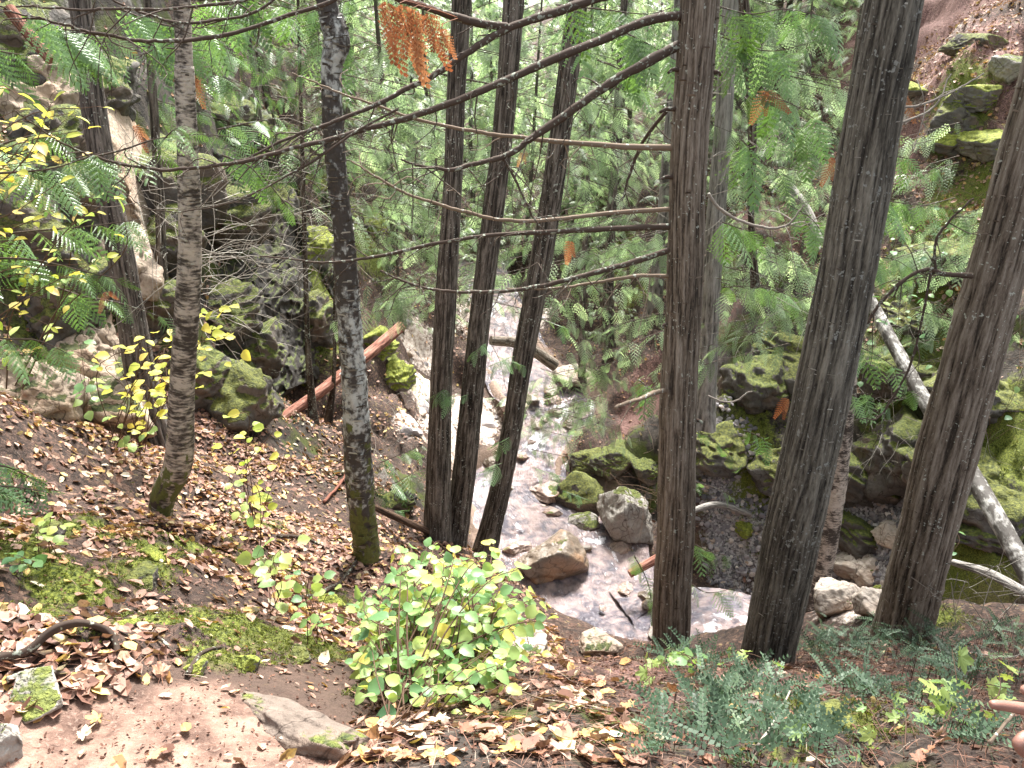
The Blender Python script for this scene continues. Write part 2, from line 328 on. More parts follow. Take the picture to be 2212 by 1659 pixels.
PATH = np.array([U(*p) for p in [(300,1640,1.5),(480,1560,1.7),(640,1480,2.0),(745,1400,2.7),(730,1300,3.9),(705,1200,5.0),(685,1100,6.2),(660,1000,7.5),(640,900,9.0),(600,820,10.8)]])
def pdist(x, y, P):
    d = np.full(len(x), 1e9)
    for a, b in zip(P[:-1, :2], P[1:, :2]):
        ab = b-a; t = np.clip(((x-a[0])*ab[0]+(y-a[1])*ab[1])/(ab@ab), 0, 1); d = np.minimum(d, np.hypot(x-a[0]-t*ab[0], y-a[1]-t*ab[1]))
    return d
def ground(x, y, fine=True):
    x = np.atleast_1d(np.asarray(x, float)).ravel(); y = np.atleast_1d(np.asarray(y, float)).ravel()
    z = H0(x, y); dist = np.clip(np.hypot(x, y), 1, 60)
    pd = pdist(x, y, PATH); pm = 1 - ss(.22, .5, pd)
    d, cz, hw = creek(x, y)
    near = ss(6, 2, dist)
    cm = ss(1.6, .3, d / hw)
    amp = (.035 + .011 * np.clip(dist, 0, 22)) * (1 - .8 * pm) * (1 - .5*cm)
    z = z + amp * fbm(x*.9, y*.9, 0, 3, 5)
    rg = 1 - np.abs(fbm(x*.55+3, y*.55, 0, 3, 9)); z = z + (.012 * np.clip(dist, 0, 20)) * (rg - .6) * (1-pm) * ss(4, 9, dist) * (1-cm)
    if fine:
        z = z + (.016 + .0045*np.clip(dist, 0, 15)) * fbm(x*4.5, y*4.5, 0, 3, 21) * (1 - .55*pm) + .004 * fbm(x*28, y*28, 0, 2, 31)
        lb = ss(-.35, -.8, x) * ss(7.5, 5.5, y) * ss(1.7, 2.1, y) * (1-pm); z = z + lb*(.055*fbm(x*2.3, y*2.3, 0, 2, 81) + .035*np.tanh(4*fbm(x*3.5, y*3.5, 0, 2, 83)))
        led = fbm(x*1.3, y*1.3, z*2.5, 3, 40); z = z + .10 * np.tanh(led*5) * ss(6, 10, dist) * ss(60, 30, dist) * (1-cm)
    # path sits a little lower than its bank; the stream bed is cut below the water level
    z = z - .05 * pm * ss(9, 7, dist)
    bed = cz - .16 + .10*fbm(x*2.2, y*2.2, 0, 3, 77) + .30 * ss(.75, 1.25, d/hw)
    return np.where(d/hw < 1.5, z + (bed - z) * ss(1.5, .95, d/hw), z)
def G(px, py, lo=1.0, hi=90, fine=False):
    d = ray(px, py); t = np.geomspace(lo, hi, 500); P = d[None]*t[:, None]; g = ground(P[:, 0], P[:, 1], fine)
    i = np.argmax(P[:, 2] < g); i = max(i, 1)
    a, b = t[i-1], t[i]
    for _ in range(12):
        m = .5*(a+b); p = d*m
        if p[2] < ground(p[0], p[1], fine)[0]: b = m
        else: a = m
    p = d*b; return np.array([p[0], p[1], ground(p[0], p[1], True)[0]])
def gzs(x, y): return float(ground(x, y, True)[0])
def slope(x, y, e=.04):
    gx = (ground(x+e, y, False)-ground(x-e, y, False))/(2*e); gy = (ground(x, y+e, False)-ground(x, y-e, False))/(2*e)
    return nrm(np.stack([-gx, -gy, np.ones_like(gx)], -1))
def blobs(x, y, L):
    r = np.zeros(len(x))
    for px, py, rad, a in L:
        c = G(px, py); rr = rad * np.linalg.norm(c) / F * (1.35 if c[1] < 6.5 else 1)
        r = np.maximum(r, a * np.exp(-((x-c[0])**2 + ((y-c[1])/1.5)**2) / rr**2))
    return r
MOSS = [(130,1150,60,.7),(60,1300,60,.8),(330,1180,50,.9),(310,1240,60,.8),(560,1130,40,.8),(480,1420,60,.9),(700,1290,50,.9),(430,1330,60,.7),(250,1330,60,.6),(560,1210,50,.7),(120,1260,50,.7),(600,1400,50,.8),
        (700,650,90,1),(620,560,80,.8),(760,480,90,1),(520,850,70,.9),(850,780,60,1),(700,430,60,1),(840,420,80,.8),(1800,1550,80,.8),(1680,1640,80,.6),(2100,1290,90,1),(2000,1330,60,.8),
        (1980,600,110,.9),(2080,450,90,.9),(1950,760,90,.8),(2150,950,110,.9),(1500,940,60,.5),(1620,960,90,.8),(2080,220,60,1),(1560,560,60,.8),(1330,560,60,.9),(1370,640,50,.8),(1500,480,40,.6),(60,500,100,.7),(100,700,80,.7),(1750,780,70,.8),(1270,870,50,.6)]
PALE = [(900,760,60,.9),(930,860,70,1),(960,960,60,1),(890,930,50,.8),(1060,700,90,1),(1150,680,60,.8),(1020,900,70,1),(180,830,80,.6),(2050,80,60,.5),(1950,230,50,.7),(1850,1300,60,.8)]
NEED = [(2000,40,200,1),(2100,110,120,1),(2000,260,90,.9),(1400,880,90,1),(1550,900,120,1),(1600,1010,100,1),(1650,480,120,.9),(1560,700,100,.8),(1300,1500,350,.45),(1700,1500,300,.5),(1930,600,60,.7),(1350,1440,120,.6)]
GRAV = [(1580,1150,70,1),(1690,1210,70,.9),(1850,1250,100,1),(1910,1160,60,1)]
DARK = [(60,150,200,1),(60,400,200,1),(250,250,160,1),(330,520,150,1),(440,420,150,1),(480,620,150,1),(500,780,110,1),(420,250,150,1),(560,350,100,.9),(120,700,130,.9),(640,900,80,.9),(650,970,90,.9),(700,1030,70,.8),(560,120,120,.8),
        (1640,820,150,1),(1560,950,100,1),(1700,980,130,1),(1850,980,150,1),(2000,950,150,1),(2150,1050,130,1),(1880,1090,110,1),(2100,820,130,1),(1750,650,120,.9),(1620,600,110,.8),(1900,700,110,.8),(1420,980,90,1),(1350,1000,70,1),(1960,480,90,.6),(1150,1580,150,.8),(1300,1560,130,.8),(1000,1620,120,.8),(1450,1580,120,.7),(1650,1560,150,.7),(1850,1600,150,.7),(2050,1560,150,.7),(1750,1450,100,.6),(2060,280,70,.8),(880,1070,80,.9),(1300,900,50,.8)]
def bankmoss(x, y): return .75*ss(.05, .4, fbm(x*2.3, y*2.3, 0, 2, 81))*ss(-.35, -.7, x)*ss(4.6, 3.6, y)*ss(1.8, 2.1, y)
SLAB = np.array([G(*q)[:2] for q in [(-150,1600),(60,1560),(200,1500),(330,1490),(470,1478),(600,1545),(700,1600),(780,1659)]])
def slabfn(x, y, nz=0):
    top = np.interp(x, SLAB[:, 0], SLAB[:, 1]); return ss(.06, -.06, y - top + .05*nz) * ss(.02, -.06, x - SLAB[-1, 0])
def build_ground():
    nu, nv = 500, 720; b = .0049; k = np.arange(nv)
    y = -2.0 + .014 * (np.exp(b*k) - 1) / b
    y = y[y < 92]; nv = len(y)
    u = np.linspace(-1, 1, nu); X = (3.6 + .95*np.clip(y, 0, None))[:, None] * u[None]; Y = np.repeat(y[:, None], nu, 1)
    x, yy = X.ravel(), Y.ravel(); z = ground(x, yy)
    i = np.arange(nv-1)[:, None]*nu; j = np.arange(nu-1)[None]
    Fq = np.stack([i+j, i+j+1, i+nu+j+1, i+nu+j], -1).reshape(-1, 4)
    nz = fbm(x*3, yy*3, 0, 4, 51)*.5
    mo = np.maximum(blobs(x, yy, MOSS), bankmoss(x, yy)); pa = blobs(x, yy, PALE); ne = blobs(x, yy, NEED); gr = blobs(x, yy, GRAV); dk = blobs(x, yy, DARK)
    pd = pdist(x, yy, PATH); pm = ss(.45, .2, pd + .12*nz)*ss(3.0, 2.2, yy)*.8
    slab = np.zeros_like(x); slab = slabfn(x, yy, nz)
    d, cz, hw = creek(x, yy); wet = ss(1.5, 1.0, d/hw)
    mb = MB(); mb.add(np.stack([x, yy, z], -1), Fq, .5)
    far = ss(9, 18, yy)
    m, t, bs, N, L = newmat('forest_floor')
    n1 = noise(t, 2.2, 6, None, .6); n2 = noise(t, 14, 5, None, .65); n3 = noise(t, 70, 3, None, .6)
    soil = mix(t, ramp(t, n2, [(.3, (0, 0, 0)), (.7, (1, 1, 1))]), (.010, .007, .006), (.055, .036, .028)); soil = mix(t, ramp(t, n3, [(.55, (0, 0, 0)), (.7, (.8, .8, .8))]), soil, (.13, .085, .062))
    v = N('ShaderNodeTexVoronoi'); v.inputs['Scale'].default_value = 40; g = t.nodes.get('geo'); L(g.outputs['Position'], v.inputs['Vector'])
    sep = N('ShaderNodeSeparateColor'); L(v.outputs['Color'], sep.inputs[0])
    lit = ramp(t, sep.outputs[0], [(0, (.025, .015, .012)), (.4, (.07, .04, .03)), (.65, (.15, .085, .062)), (.88, (.28, .17, .12)), (.97, (.4, .30, .13))], 'CONSTANT')
    c = mix(t, ramp(t, n1, [(.35, (.05, .05, .05)), (.65, (.55, .55, .55))]), soil, lit)
    def mk(name, lo=.42, hi=.62): return ramp(t, mth(t, 'ADD', mth(t, 'MULTIPLY', attr(t, name), .75), mth(t, 'MULTIPLY', mth(t, 'SUBTRACT', n2, .35), .7)), [(lo, (0, 0, 0)), (hi, (1, 1, 1))])
    need = mix(t, ramp(t, n3, [(.4, (0, 0, 0)), (.62, (1, 1, 1))]), mix(t, n2, (.02, .012, .01), (.12, .06, .05)), mix(t, n2, (.16, .08, .065), (.40, .24, .21))); c = mix(t, mk('needle'), c, need)
    pal = mix(t, ramp(t, n2, [(.35, (0, 0, 0)), (.6, (1, 1, 1))]), (.30, .22, .17), (.66, .58, .52)); c = mix(t, mk('pale'), c, pal)
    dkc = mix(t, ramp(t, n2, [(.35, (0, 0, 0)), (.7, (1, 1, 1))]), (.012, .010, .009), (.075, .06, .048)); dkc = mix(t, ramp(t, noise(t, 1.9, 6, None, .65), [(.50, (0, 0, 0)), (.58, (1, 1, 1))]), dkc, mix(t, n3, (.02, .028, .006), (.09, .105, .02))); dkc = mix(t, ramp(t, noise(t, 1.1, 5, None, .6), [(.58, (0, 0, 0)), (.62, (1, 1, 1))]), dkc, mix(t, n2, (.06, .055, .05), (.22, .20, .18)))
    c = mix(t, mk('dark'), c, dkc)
    grv = ramp(t, sep.outputs[1], [(0, (.07, .065, .07)), (.4, (.20, .185, .19)), (.8, (.36, .34, .33))]); c = mix(t, mk('gravel'), c, grv)
    mos = mix(t, ramp(t, n3, [(.35, (0, 0, 0)), (.65, (1, 1, 1))]), (.03, .045, .008), (.17, .19, .03)); c = mix(t, mk('moss', .50, .64), c, mos)
    pth = mix(t, n2, (.028, .018, .013), (.10, .062, .046)); c = mix(t, attr(t, 'path'), c, pth)
    sl_ = mix(t, ramp(t, noise(t, 9, 7, None, .62), [(.35, (0, 0, 0)), (.62, (1, 1, 1))]), (.08, .046, .034), (.25, .155, .117)); sl_ = mix(t, ramp(t, n3, [(.55, (0, 0, 0)), (.7, (.6, .6, .6))]), sl_, (.28, .20, .16)); c = mix(t, attr(t, 'slab'), c, sl_)
    c = mix(t, attr(t, 'wet'), c, mix(t, n2, (.09, .06, .045), (.36, .26, .20)))
    L(c, bs.inputs['Base Color']); bs.inputs['Roughness'].default_value = .88; bs.inputs['Specular IOR Level'].default_value = .3
    bump(t, bs, mth(t, 'ADD', n2, mth(t, 'MULTIPLY', n3, .5)), .7, .03)
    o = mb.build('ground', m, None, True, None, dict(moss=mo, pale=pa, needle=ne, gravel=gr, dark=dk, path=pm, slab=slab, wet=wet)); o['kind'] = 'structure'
build_ground()

def build_water():
    n = 560; m_ = 46; S = curve(CS, n); T = nrm(np.gradient(S[:, :2], axis=0)); Nn = np.stack([-T[:, 1], T[:, 0]], -1)
    v = np.linspace(-1, 1, m_); L_ = np.concatenate([[0], np.cumsum(np.linalg.norm(np.diff(S[:, :2], axis=0), axis=1))])
    XY = S[:, None, :2] + Nn[:, None] * (v[None, :, None] * (S[:, None, 3:4] * 1.32))
    x, y = XY[..., 0], XY[..., 1]
    lat = v[None] * S[:, None, 3]; l = L_[:, None]
    z = S[:, 2][:, None] + .035 * fbm(lat*3, l*1.6, 0, 3, 61) + .018*fbm(lat*9, l*6, 0, 3, 63) + .012 * fbm(x*16, y*16, 0, 2, 65)
    grad = np.abs(np.gradient(S[:, 2]) / (np.gradient(L_) + 1e-6))[:, None]
    foam = .14 + .7*ss(.2, .6, grad + .10 * fbm(x*2, y*2, 0, 3, 67)) * 1.0 + .35*ss(.15, .6, fbm(x*1.6, y*1.6, 0, 3, 69)) + .25*ss(.0, .5, fbm(x*5, y*5, 0, 3, 70))
    for px, py, rr, a in [(1200,905,45,.95),(1150,980,40,1.0),(1090,1060,30,.5),(1150,1180,40,.5),(1250,1150,35,.45),(1320,1260,40,.4),(1180,1400,60,.6),(1540,1345,40,.45),(1060,690,70,.8),(1130,660,60,.7),(1400,1410,50,.5),(1140,1120,40,.4)]:
        c = G(px, py); q = rr*np.linalg.norm(c)/F; foam = np.maximum(foam, a*np.exp(-((x-c[0])**2+((y-c[1])/1.6)**2)/q**2))
    i = np.arange(n-1)[:, None]*m_; j = np.arange(m_-1)[None]
    mb = MB(); mb.add(np.stack([x, y, z], -1).reshape(-1, 3), np.stack([i+j, i+m_+j, i+m_+j+1, i+j+1], -1).reshape(-1, 4), .5, np.stack([lat, np.broadcast_to(l, lat.shape), 0*lat], -1).reshape(-1, 3))
    m, t, b, N, L = newmat('rushing_water')
    av = attr(t, 'aux', 'Vector'); mp = N('ShaderNodeMapping'); mp.inputs['Scale'].default_value = (1, .32, 1); L(av, mp.inputs[0])
    n1 = noise(t, 4.5, 5, mp.outputs[0], .6); n2 = noise(t, 22, 4, mp.outputs[0], .7); n3 = noise(t, 2.2, 3)
    stones = mix(t, ramp(t, mth(t, 'ADD', mth(t, 'MULTIPLY', n3, .5), mth(t, 'MULTIPLY', noise(t, 7, 5), .5)), [(.42, (0, 0, 0)), (.58, (1, 1, 1))]), (.075, .068, .082), (.25, .19, .18))  # bed colour carries a lavender tint for the sky's reflection
    fm = mth(t, 'ADD', mth(t, 'MULTIPLY', attr(t, 'foam'), .44), mth(t, 'SUBTRACT', mth(t, 'MULTIPLY', mth(t, 'ADD', mth(t, 'MULTIPLY', n1, .68), mth(t, 'MULTIPLY', n2, .32)), 2.0), .75))
    fr = ramp(t, fm, [(.60, (0, 0, 0)), (.70, (.6, .6, .6)), (.88, (1, 1, 1))])
    L(mix(t, fr, stones, (.82, .82, .86)), b.inputs['Base Color'])
    L(mth(t, 'ADD', mth(t, 'MULTIPLY', fr, .5), .08), b.inputs['Roughness']); b.inputs['IOR'].default_value = 1.33; b.inputs['Specular IOR Level'].default_value = .5
    bump(t, b, mth(t, 'ADD', n1, mth(t, 'MULTIPLY', n2, .7)), 1.0, .06)
    o = mb.build('stream_water', m, None, True, None, dict(foam=foam)); o['kind'] = 'structure'
build_water()

# ------------------------------------------------------------------ rocks
import bmesh
_bm = bmesh.new(); bmesh.ops.create_icosphere(_bm, subdivisions=5, radius=1); _bm.verts.ensure_lookup_table()
ICO = (np.array([v.co[:] for v in _bm.verts]), np.array([[v.index for v in f.verts] for f in _bm.faces])); _bm.free()
_bm = bmesh.new(); bmesh.ops.create_icosphere(_bm, subdivisions=3, radius=1)
_bm.verts.ensure_lookup_table(); ICO3 = (np.array([v.co[:] for v in _bm.verts]), np.array([[v.index for v in f.verts] for f in _bm.faces])); _bm.free()
def rockshape(seed, nplanes=16, rough=.055, ico=ICO):
    r_ = np.random.default_rng(seed); D = ico[0]; n = nrm(r_.normal(size=(nplanes, 3))); h = r_.uniform(.55, 1.0, nplanes)
    dn = D @ n.T; r = np.where(dn > .05, h[None]/np.maximum(dn, .05), 9).min(1); r = np.minimum(r, 1.25)
    r = r * (1 + rough*fbm(D[:, 0]*2.5+seed, D[:, 1]*2.5, D[:, 2]*2.5, 4, seed)) + rough*.5*np.tanh(6*fbm(D[:, 0]*4, D[:, 1]*4+seed, D[:, 2]*7, 2, seed+3))
    return D * r[:, None]
def boulder(px, py, w, h, mat, label, name='boulder', cat='boulder', seed=0, depth=1.0, tilt=0, Y=None, group=None, sink=.25, lump=0, yaw=0):
    c = U(px, py, Y) if Y else G(px, py + h*.35)
    dist = np.linalg.norm(c); sx = w/F*dist/2; sz = h/F*dist/2
    V = (rockshape(seed, 26, .085) if lump else rockshape(seed)) * np.array([sx, sx*depth, sz])
    V = V @ np.array([[math.cos(yaw), math.sin(yaw), 0], [-math.sin(yaw), math.cos(yaw), 0], [0, 0, 1]])
    a = R(tilt); Ry = np.array([[math.cos(a), 0, math.sin(a)], [0, 1, 0], [-math.sin(a), 0, math.cos(a)]]); V = V @ Ry.T
    loc = c + np.array([0, sx*depth*.3, sz*(1-2*sink) if not Y else 0])
    o = MB().add(V, ICO[1]).build(name, M[mat], None, True); o.location = loc
    return tag(o, label, cat, group)

# ------------------------------------------------------------------ trunks
def trunk_mesh(pts, rad, kind='cedar', around=72, step=.012, amp=.07, flare=.35, flare_h=.35, seed=0, moss_h=0.0, pale=None):
    """pts run from the base up; bark relief is modelled, its height stored in 'rnd'"""
    P0 = curve(np.column_stack([pts, rad]), 60); Ls = np.concatenate([[0], np.cumsum(np.linalg.norm(np.diff(P0[:, :3], axis=0), axis=1))])
    n = int(min(700, max(30, Ls[-1]/step))); s = np.linspace(0, Ls[-1], n)
    P = np.stack([np.interp(s, Ls, P0[:, k]) for k in range(3)], -1); r = np.interp(s, Ls, P0[:, 3])
    T = nrm(np.gradient(P, axis=0)); Nn = nrm(np.cross(T, [0, 1., 0])); B = np.cross(T, Nn)
    th = np.linspace(0, 2*math.pi, around, endpoint=False)[None]; c, sn = np.cos(th), np.sin(th); S = s[:, None]
    rm = float(r.mean())
    if kind == 'cedar':
        tw = th + .25*fbm(S*.8, seed, 0, 2, 4)
        k = 11.5; a = fbm(np.cos(tw)*k*.5+seed, np.sin(tw)*k*.5, S*1.3/ max(rm, .06)*.12, 3, seed+1)
        a2 = fbm(np.cos(tw)*k*1.6+seed, np.sin(tw)*k*1.6, S*4.5, 3, seed+2)
        h = np.clip(np.abs(a)*2.4, 0, 1)*.5 + np.clip(.5+a2*.8, 0, 1)*.5
    else:
        a = fbm(c*2+seed, sn*2, S*7, 4, seed+1); a2 = fbm(c*3+seed, sn*3, S*60, 2, seed+2)
        h = np.clip(.5 + .45*a + .2*a2, 0, 1)
    fl = 1 + flare*np.exp(-S/flare_h) * (1 + .55*np.cos(th*4 + seed) * (1 if kind == 'cedar' else .6))
    low = 1 + .05*fbm(c*1.1+seed, sn*1.1, S*1.6, 2, seed+5)
    rr = r[:, None]*fl*low*(1 + amp*(h-.6)*2)
    V = P[:, None] + rr[..., None]*(c[..., None]*Nn[:, None] + sn[..., None]*B[:, None])
    i = np.arange(n-1)[:, None]*around; j = np.arange(around)[None]; kk = (j+1) % around
    Fq = np.stack([i+j, i+kk, i+around+kk, i+around+j], -1).reshape(-1, 4)
    aux = np.stack([np.broadcast_to(c*rm*8, h.shape), np.broadcast_to(sn*rm*8, h.shape), np.broadcast_to(S*(1.1 if kind == 'cedar' else .35), h.shape)], -1).reshape(-1, 3)
    mb = MB(); mb.add(V.reshape(-1, 3), Fq, h.ravel(), aux)
    mv = (moss_h > 0) * np.clip(.75*(1 - S/max(moss_h, .01)), -.2, .75) * np.ones_like(h) + .12*fbm(c*2, sn*2, S*4, 3, 8) - (0 if moss_h > 0 else 1)
    pv = np.ones_like(h)*-.0 if pale is None else np.interp(S, *pale)*np.ones_like(h)
    return mb, dict(moss=mv.ravel(), pale=pv.ravel()), P, r
def pix_trunk(spec, Y, above=3.5, root=.25):
    """spec: (px, py, width px) from base upward, all at the forward distance Y -> points and radii"""
    pts = np.array([U(a, b, Y) for a, b, _ in spec]); d = pts[:, 1]*CP - pts[:, 2]*SP
    rad = np.array([wd/F*dd/2 for (_, _, wd), dd in zip(spec, d)])
    t = nrm(pts[0]-pts[1]); pts = np.vstack([pts[0] + t*root, pts]); rad = np.append(rad[0]*1.05, rad)
    if above: t = nrm(pts[-1]-pts[-2]); pts = np.vstack([pts, pts[-1]+t*above]); rad = np.append(rad, rad[-1]*.72)
    return pts, rad
def tree(name, label, spec, Y, mat, cat='tree', group=None, above=3.5, root=.3, **kw):
    pts, rad = pix_trunk(spec, Y, above, root)
    t = thing(name, label, cat, pts[0], group)
    mb, mk, P, r = trunk_mesh(pts, rad, **kw)
    mb.build('trunk', M[mat], t, True, pts[0], mk)
    return t, P, r
# ------------------------------------------------------------------ leaf and spray shapes
def spray_tpl(n, lobes, L=.42, droop=.22, seed=0, wd=.030):
    """flat cedar spray, 1 long, along +x; lobes per side of each pinna"""
    r_ = np.random.default_rng(seed); V = []; Q = []
    def dia(p, d, l, w_, nz):
        d = d/np.linalg.norm(d); s = np.cross(nz, d); s /= np.linalg.norm(s)+1e-9; b = len(V)
        V.extend([p, p+d*l*.5+s*w_, p+d*l, p+d*l*.5-s*w_]); Q.append([b, b+1, b+2, b+3])
    for side in (-1, 1):
        for i in range(n):
            t = (i+.3+.4*(side > 0))/n; p = np.array([t, 0, -droop*t*t]); l = L*((1-t)**.75)*(.55+.45*min(1, t*5))*(.85+.3*r_.random())+.05
            ang = R(62-22*t); d = np.array([math.cos(ang), side*math.sin(ang), -.18]); z = np.array([0, 0, 1.])
            if lobes == 0: dia(p, d, l, wd*1.6, z); continue
            prev = p
            for k in range(lobes):
                f = (k+.5)/lobes; q = p + d*l*f + np.array([0, 0, -.30*l*f*f])
                ll = (.050 if lobes > 3 else .26*l)*(1-f*.45)+.010
                for s2 in (-1, 1):
                    a2 = R(38)*s2; d2 = np.array([d[0]*math.cos(a2)-d[1]*math.sin(a2), d[0]*math.sin(a2)+d[1]*math.cos(a2), -.25])
                    dia(q, d2, ll, wd*.5, z)
            dia(p, d + np.array([0, 0, -.15]), l*1.02, wd*.36, z)
    dia(np.array([0, 0, 0.]), np.array([1, 0, -droop*.7]), 1.0, .010, np.array([0, 0, 1.]))
    return np.array(V), [np.array(Q)]
SP0 = [spray_tpl(9, 8, L=.46, seed=1, wd=.022), spray_tpl(8, 7, L=.34, droop=.4, seed=11, wd=.024), spray_tpl(10, 7, L=.30, droop=.1, seed=12, wd=.022), spray_tpl(6, 8, L=.52, droop=.3, seed=13, wd=.02)]; SPD = spray_tpl(11, 4, L=.20, droop=.12, seed=9, wd=.022); SP1 = [spray_tpl(9, 3, L=.40, seed=2, wd=.036), spray_tpl(7, 3, L=.30, droop=.4, seed=21, wd=.036), spray_tpl(10, 2, L=.25, droop=.2, seed=22, wd=.04)]; SP2 = spray_tpl(7, 0, seed=3, wd=.045); SPF = spray_tpl(8, 2, seed=4, wd=.06)
def leaf_tpl(w=.36, fold=.12, curl=.15, st=6, ser=.0, seed=0, tip=1.0):
    r_ = np.random.default_rng(seed); V = []; Q = []
    for i in range(st+1):
        s = i/st; hw = w*(math.sin(math.pi*min(1, s**.8))**.75)*(1-.12*s) + .004
        for k, v in enumerate((-1, -.5, 0, .5, 1)):
            e = 1 + (ser*r_.uniform(-1, 1) if abs(v) == 1 else 0)
            V.append([s, v*hw*e, fold*abs(v)*hw*2 - curl*s*s + curl*.5*s + (.02*r_.uniform(-1, 1))])
    for i in range(st):
        for k in range(4): a = i*5+k; Q.append([a, a+5, a+6, a+1])
    return np.array(V), [np.array(Q)]
LF = leaf_tpl(.40, .10, .18, 7, .10); LF2 = leaf_tpl(.30, .15, .2, 4); LFR = leaf_tpl(.42, .05, .25, 5, .12, 3)
def maple_tpl(seed=0, curl=.25, K=46):
    r_ = np.random.default_rng(seed); th = np.linspace(-math.pi, math.pi, K, endpoint=False)
    lob = [(0, 1.0, 20), (R(50), .86, 17), (R(-50), .86, 17), (R(103), .55, 15), (R(-103), .55, 15)]
    r = np.full(K, .30)
    for a, l, wd in lob: r = np.maximum(r, .30+(l-.30)*np.clip(1-np.abs((th-a+math.pi) % (2*math.pi)-math.pi)/R(wd)*.62, 0, 1)**.8)
    r = r*(1+.09*np.where(np.arange(K) % 2 == 0, 1, -1)); r[np.abs(np.abs(th)-math.pi) < .25] *= .45
    def ring(f): 
        x, y = np.cos(th)*r*f, np.sin(th)*r*f
        return np.stack([x, y, curl*f*f*(.35*np.cos(2*th+seed)+.25*np.cos(3*th+seed*2)+.3) + .05*f*r_.uniform(-1, 1, K)], -1)
    V = np.concatenate([[[0, 0, 0]], ring(.5), ring(1)]); j = np.arange(K); k = (j+1) % K
    return V*.5, [np.stack([np.zeros(K, int), 1+j, 1+k], -1), np.stack([1+j, 1+K+j, 1+K+k, 1+k], -1)]
def fall_tpl(seed):
    r_ = np.random.default_rng(seed); c = r_.uniform(.05, .35); w = r_.uniform(.26, .38)
    V = [[0, 0, 0], [.28, w*.85, c*.5], [.7, w*.8, c*.7], [1, 0, c*r_.uniform(-.3, 1)], [.7, -w*.8, c*r_.uniform(.2, 1)], [.28, -w*.85, c*.4], [.35, 0, 0], [.68, 0, c*.15]]
    return np.array(V) - np.array([.5, 0, 0]), [np.array([[0, 6, 1, 1], ])[:, :3], np.array([[6, 7, 2, 1], [0, 5, 4, 6]])[:1], np.array([[7, 3, 2], [0, 5, 6], [7, 4, 3]]), np.array([[6, 5, 4, 7]])]
FALL = [fall_tpl(k) for k in range(6)]
def lift(a, up): return nrm(a + up)
# ------------------------------------------------------------------ branches bearing sprays
def side_sprays(mb, P, size, n, tpl, droop=.55, rlo=0, rhi=.94, start=.0, hang=0.0, seed=0, jit=.35):
    r_ = np.random.default_rng(seed+5); Q = curve(P, 60); T = nrm(np.gradient(Q, axis=0))
    t = np.sort(r_.uniform(start, 1, n)); i = (t*59).astype(int); p = Q[i]; tg = T[i]
    side = nrm(np.cross(tg, [0, 0, 1.])) * np.where(np.arange(n) % 2, 1, -1)[:, None]
    d = nrm(tg*r_.uniform(.3, .9, (n, 1)) + side*r_.uniform(.5, 1, (n, 1)) + np.array([0, 0, -1.])*(droop*r_.uniform(.4, 1.4, (n, 1))) + hang*np.array([0, 0, -1.]) + r_.normal(0, jit*.4, (n, 3)))
    up = nrm(np.array([0, 0, 1.]) + r_.normal(0, jit, (n, 3)) + (np.array([0, -.9, 0]) if hang > .5 else 0))
    s = size*(1-.45*t)*r_.uniform(.45, 1.3, n)
    inst(mb, tpl, basis(d, up), p, s, rlo + (rhi-rlo)*r_.random(n))
def cedar_crown(seed, H=10.0, Rr=1.9, base=.1, limbs=44, per=12, tpl=None, size=.42):
    """trunk along +z from 0; returns trunk mb, twig mb, foliage mb"""
    r_ = np.random.default_rng(seed); tb, lb, fb = MB(), MB(), MB()
    zz = np.linspace(0, H*1.05, 12); lean = r_.normal(0, .02, 2); C = np.stack([lean[0]*zz + .05*np.sin(zz+seed), lean[1]*zz, zz-.3], -1)
    tube(tb, C, np.linspace(.10, .025, 12)*H/10, 8, .6)
    for k in range(limbs):
        f = (k+r_.random())/limbs; z = H*(base + (1-base)*f); L = Rr*(1-f)**.6*r_.uniform(.6, 1.15)+.25; a = r_.uniform(0, 2*math.pi)
        c0 = np.array([np.interp(z, zz, C[:, 0]), np.interp(z, zz, C[:, 1]), z-.3]); d = np.array([math.cos(a), math.sin(a), 0])
        P = np.array([c0, c0+d*L*.4+[0, 0, -.10*L], c0+d*L*.8+[0, 0, -.26*L], c0+d*L+[0, 0, -.22*L]])
        tube(lb, curve(P, 7), np.linspace(.018, .004, 7), 3, .6, cap=False)
        side_sprays(fb, P, size, per, tpl, .5, 0, .96, .12, 0, seed*100+k)
    return tb, lb, fb
# ------------------------------------------------------------------ the standing trees
T5s = dict(amp=.055, around=64, flare=.25)
tree('cedar_tree', 'left of three close grey cedar trunks rising behind the bright green bush', [(945,1215,62),(948,1000,52),(955,800,46),(965,600,44),(978,400,42),(985,200,40),(997,0,42)], 7.3, 'bark_dark', seed=3, **T5s)
tree('cedar_tree', 'middle of three close cedar trunks behind the bush, touching its left neighbour at the foot', [(975,1218,56),(1000,1050,50),(1015,900,48),(1035,700,46),(1060,500,46),(1085,300,44),(1110,0,46)], 7.5, 'bark_dark', seed=4, **T5s)
t7, P7, r7 = tree('cedar_tree', 'right leaning cedar of the three behind the bush, small green sprigs on its stem', [(1040,1215,50),(1075,1080,46),(1105,930,44),(1125,800,44),(1155,640,46),(1180,500,46),(1205,330,46),(1235,100,44),(1250,0,42)], 7.9, 'bark_dark', seed=5, **T5s)
t8, P8, r8 = tree('cedar_tree', 'upright brown cedar right of centre with long bare limbs reaching left', [(1448,1415,74),(1452,1250,78),(1460,1128,78),(1466,850,78),(1480,600,77),(1490,300,80),(1513,0,82)], 4.5, 'bark', seed=6, amp=.055, around=110, step=.008, flare=.12, above=4)
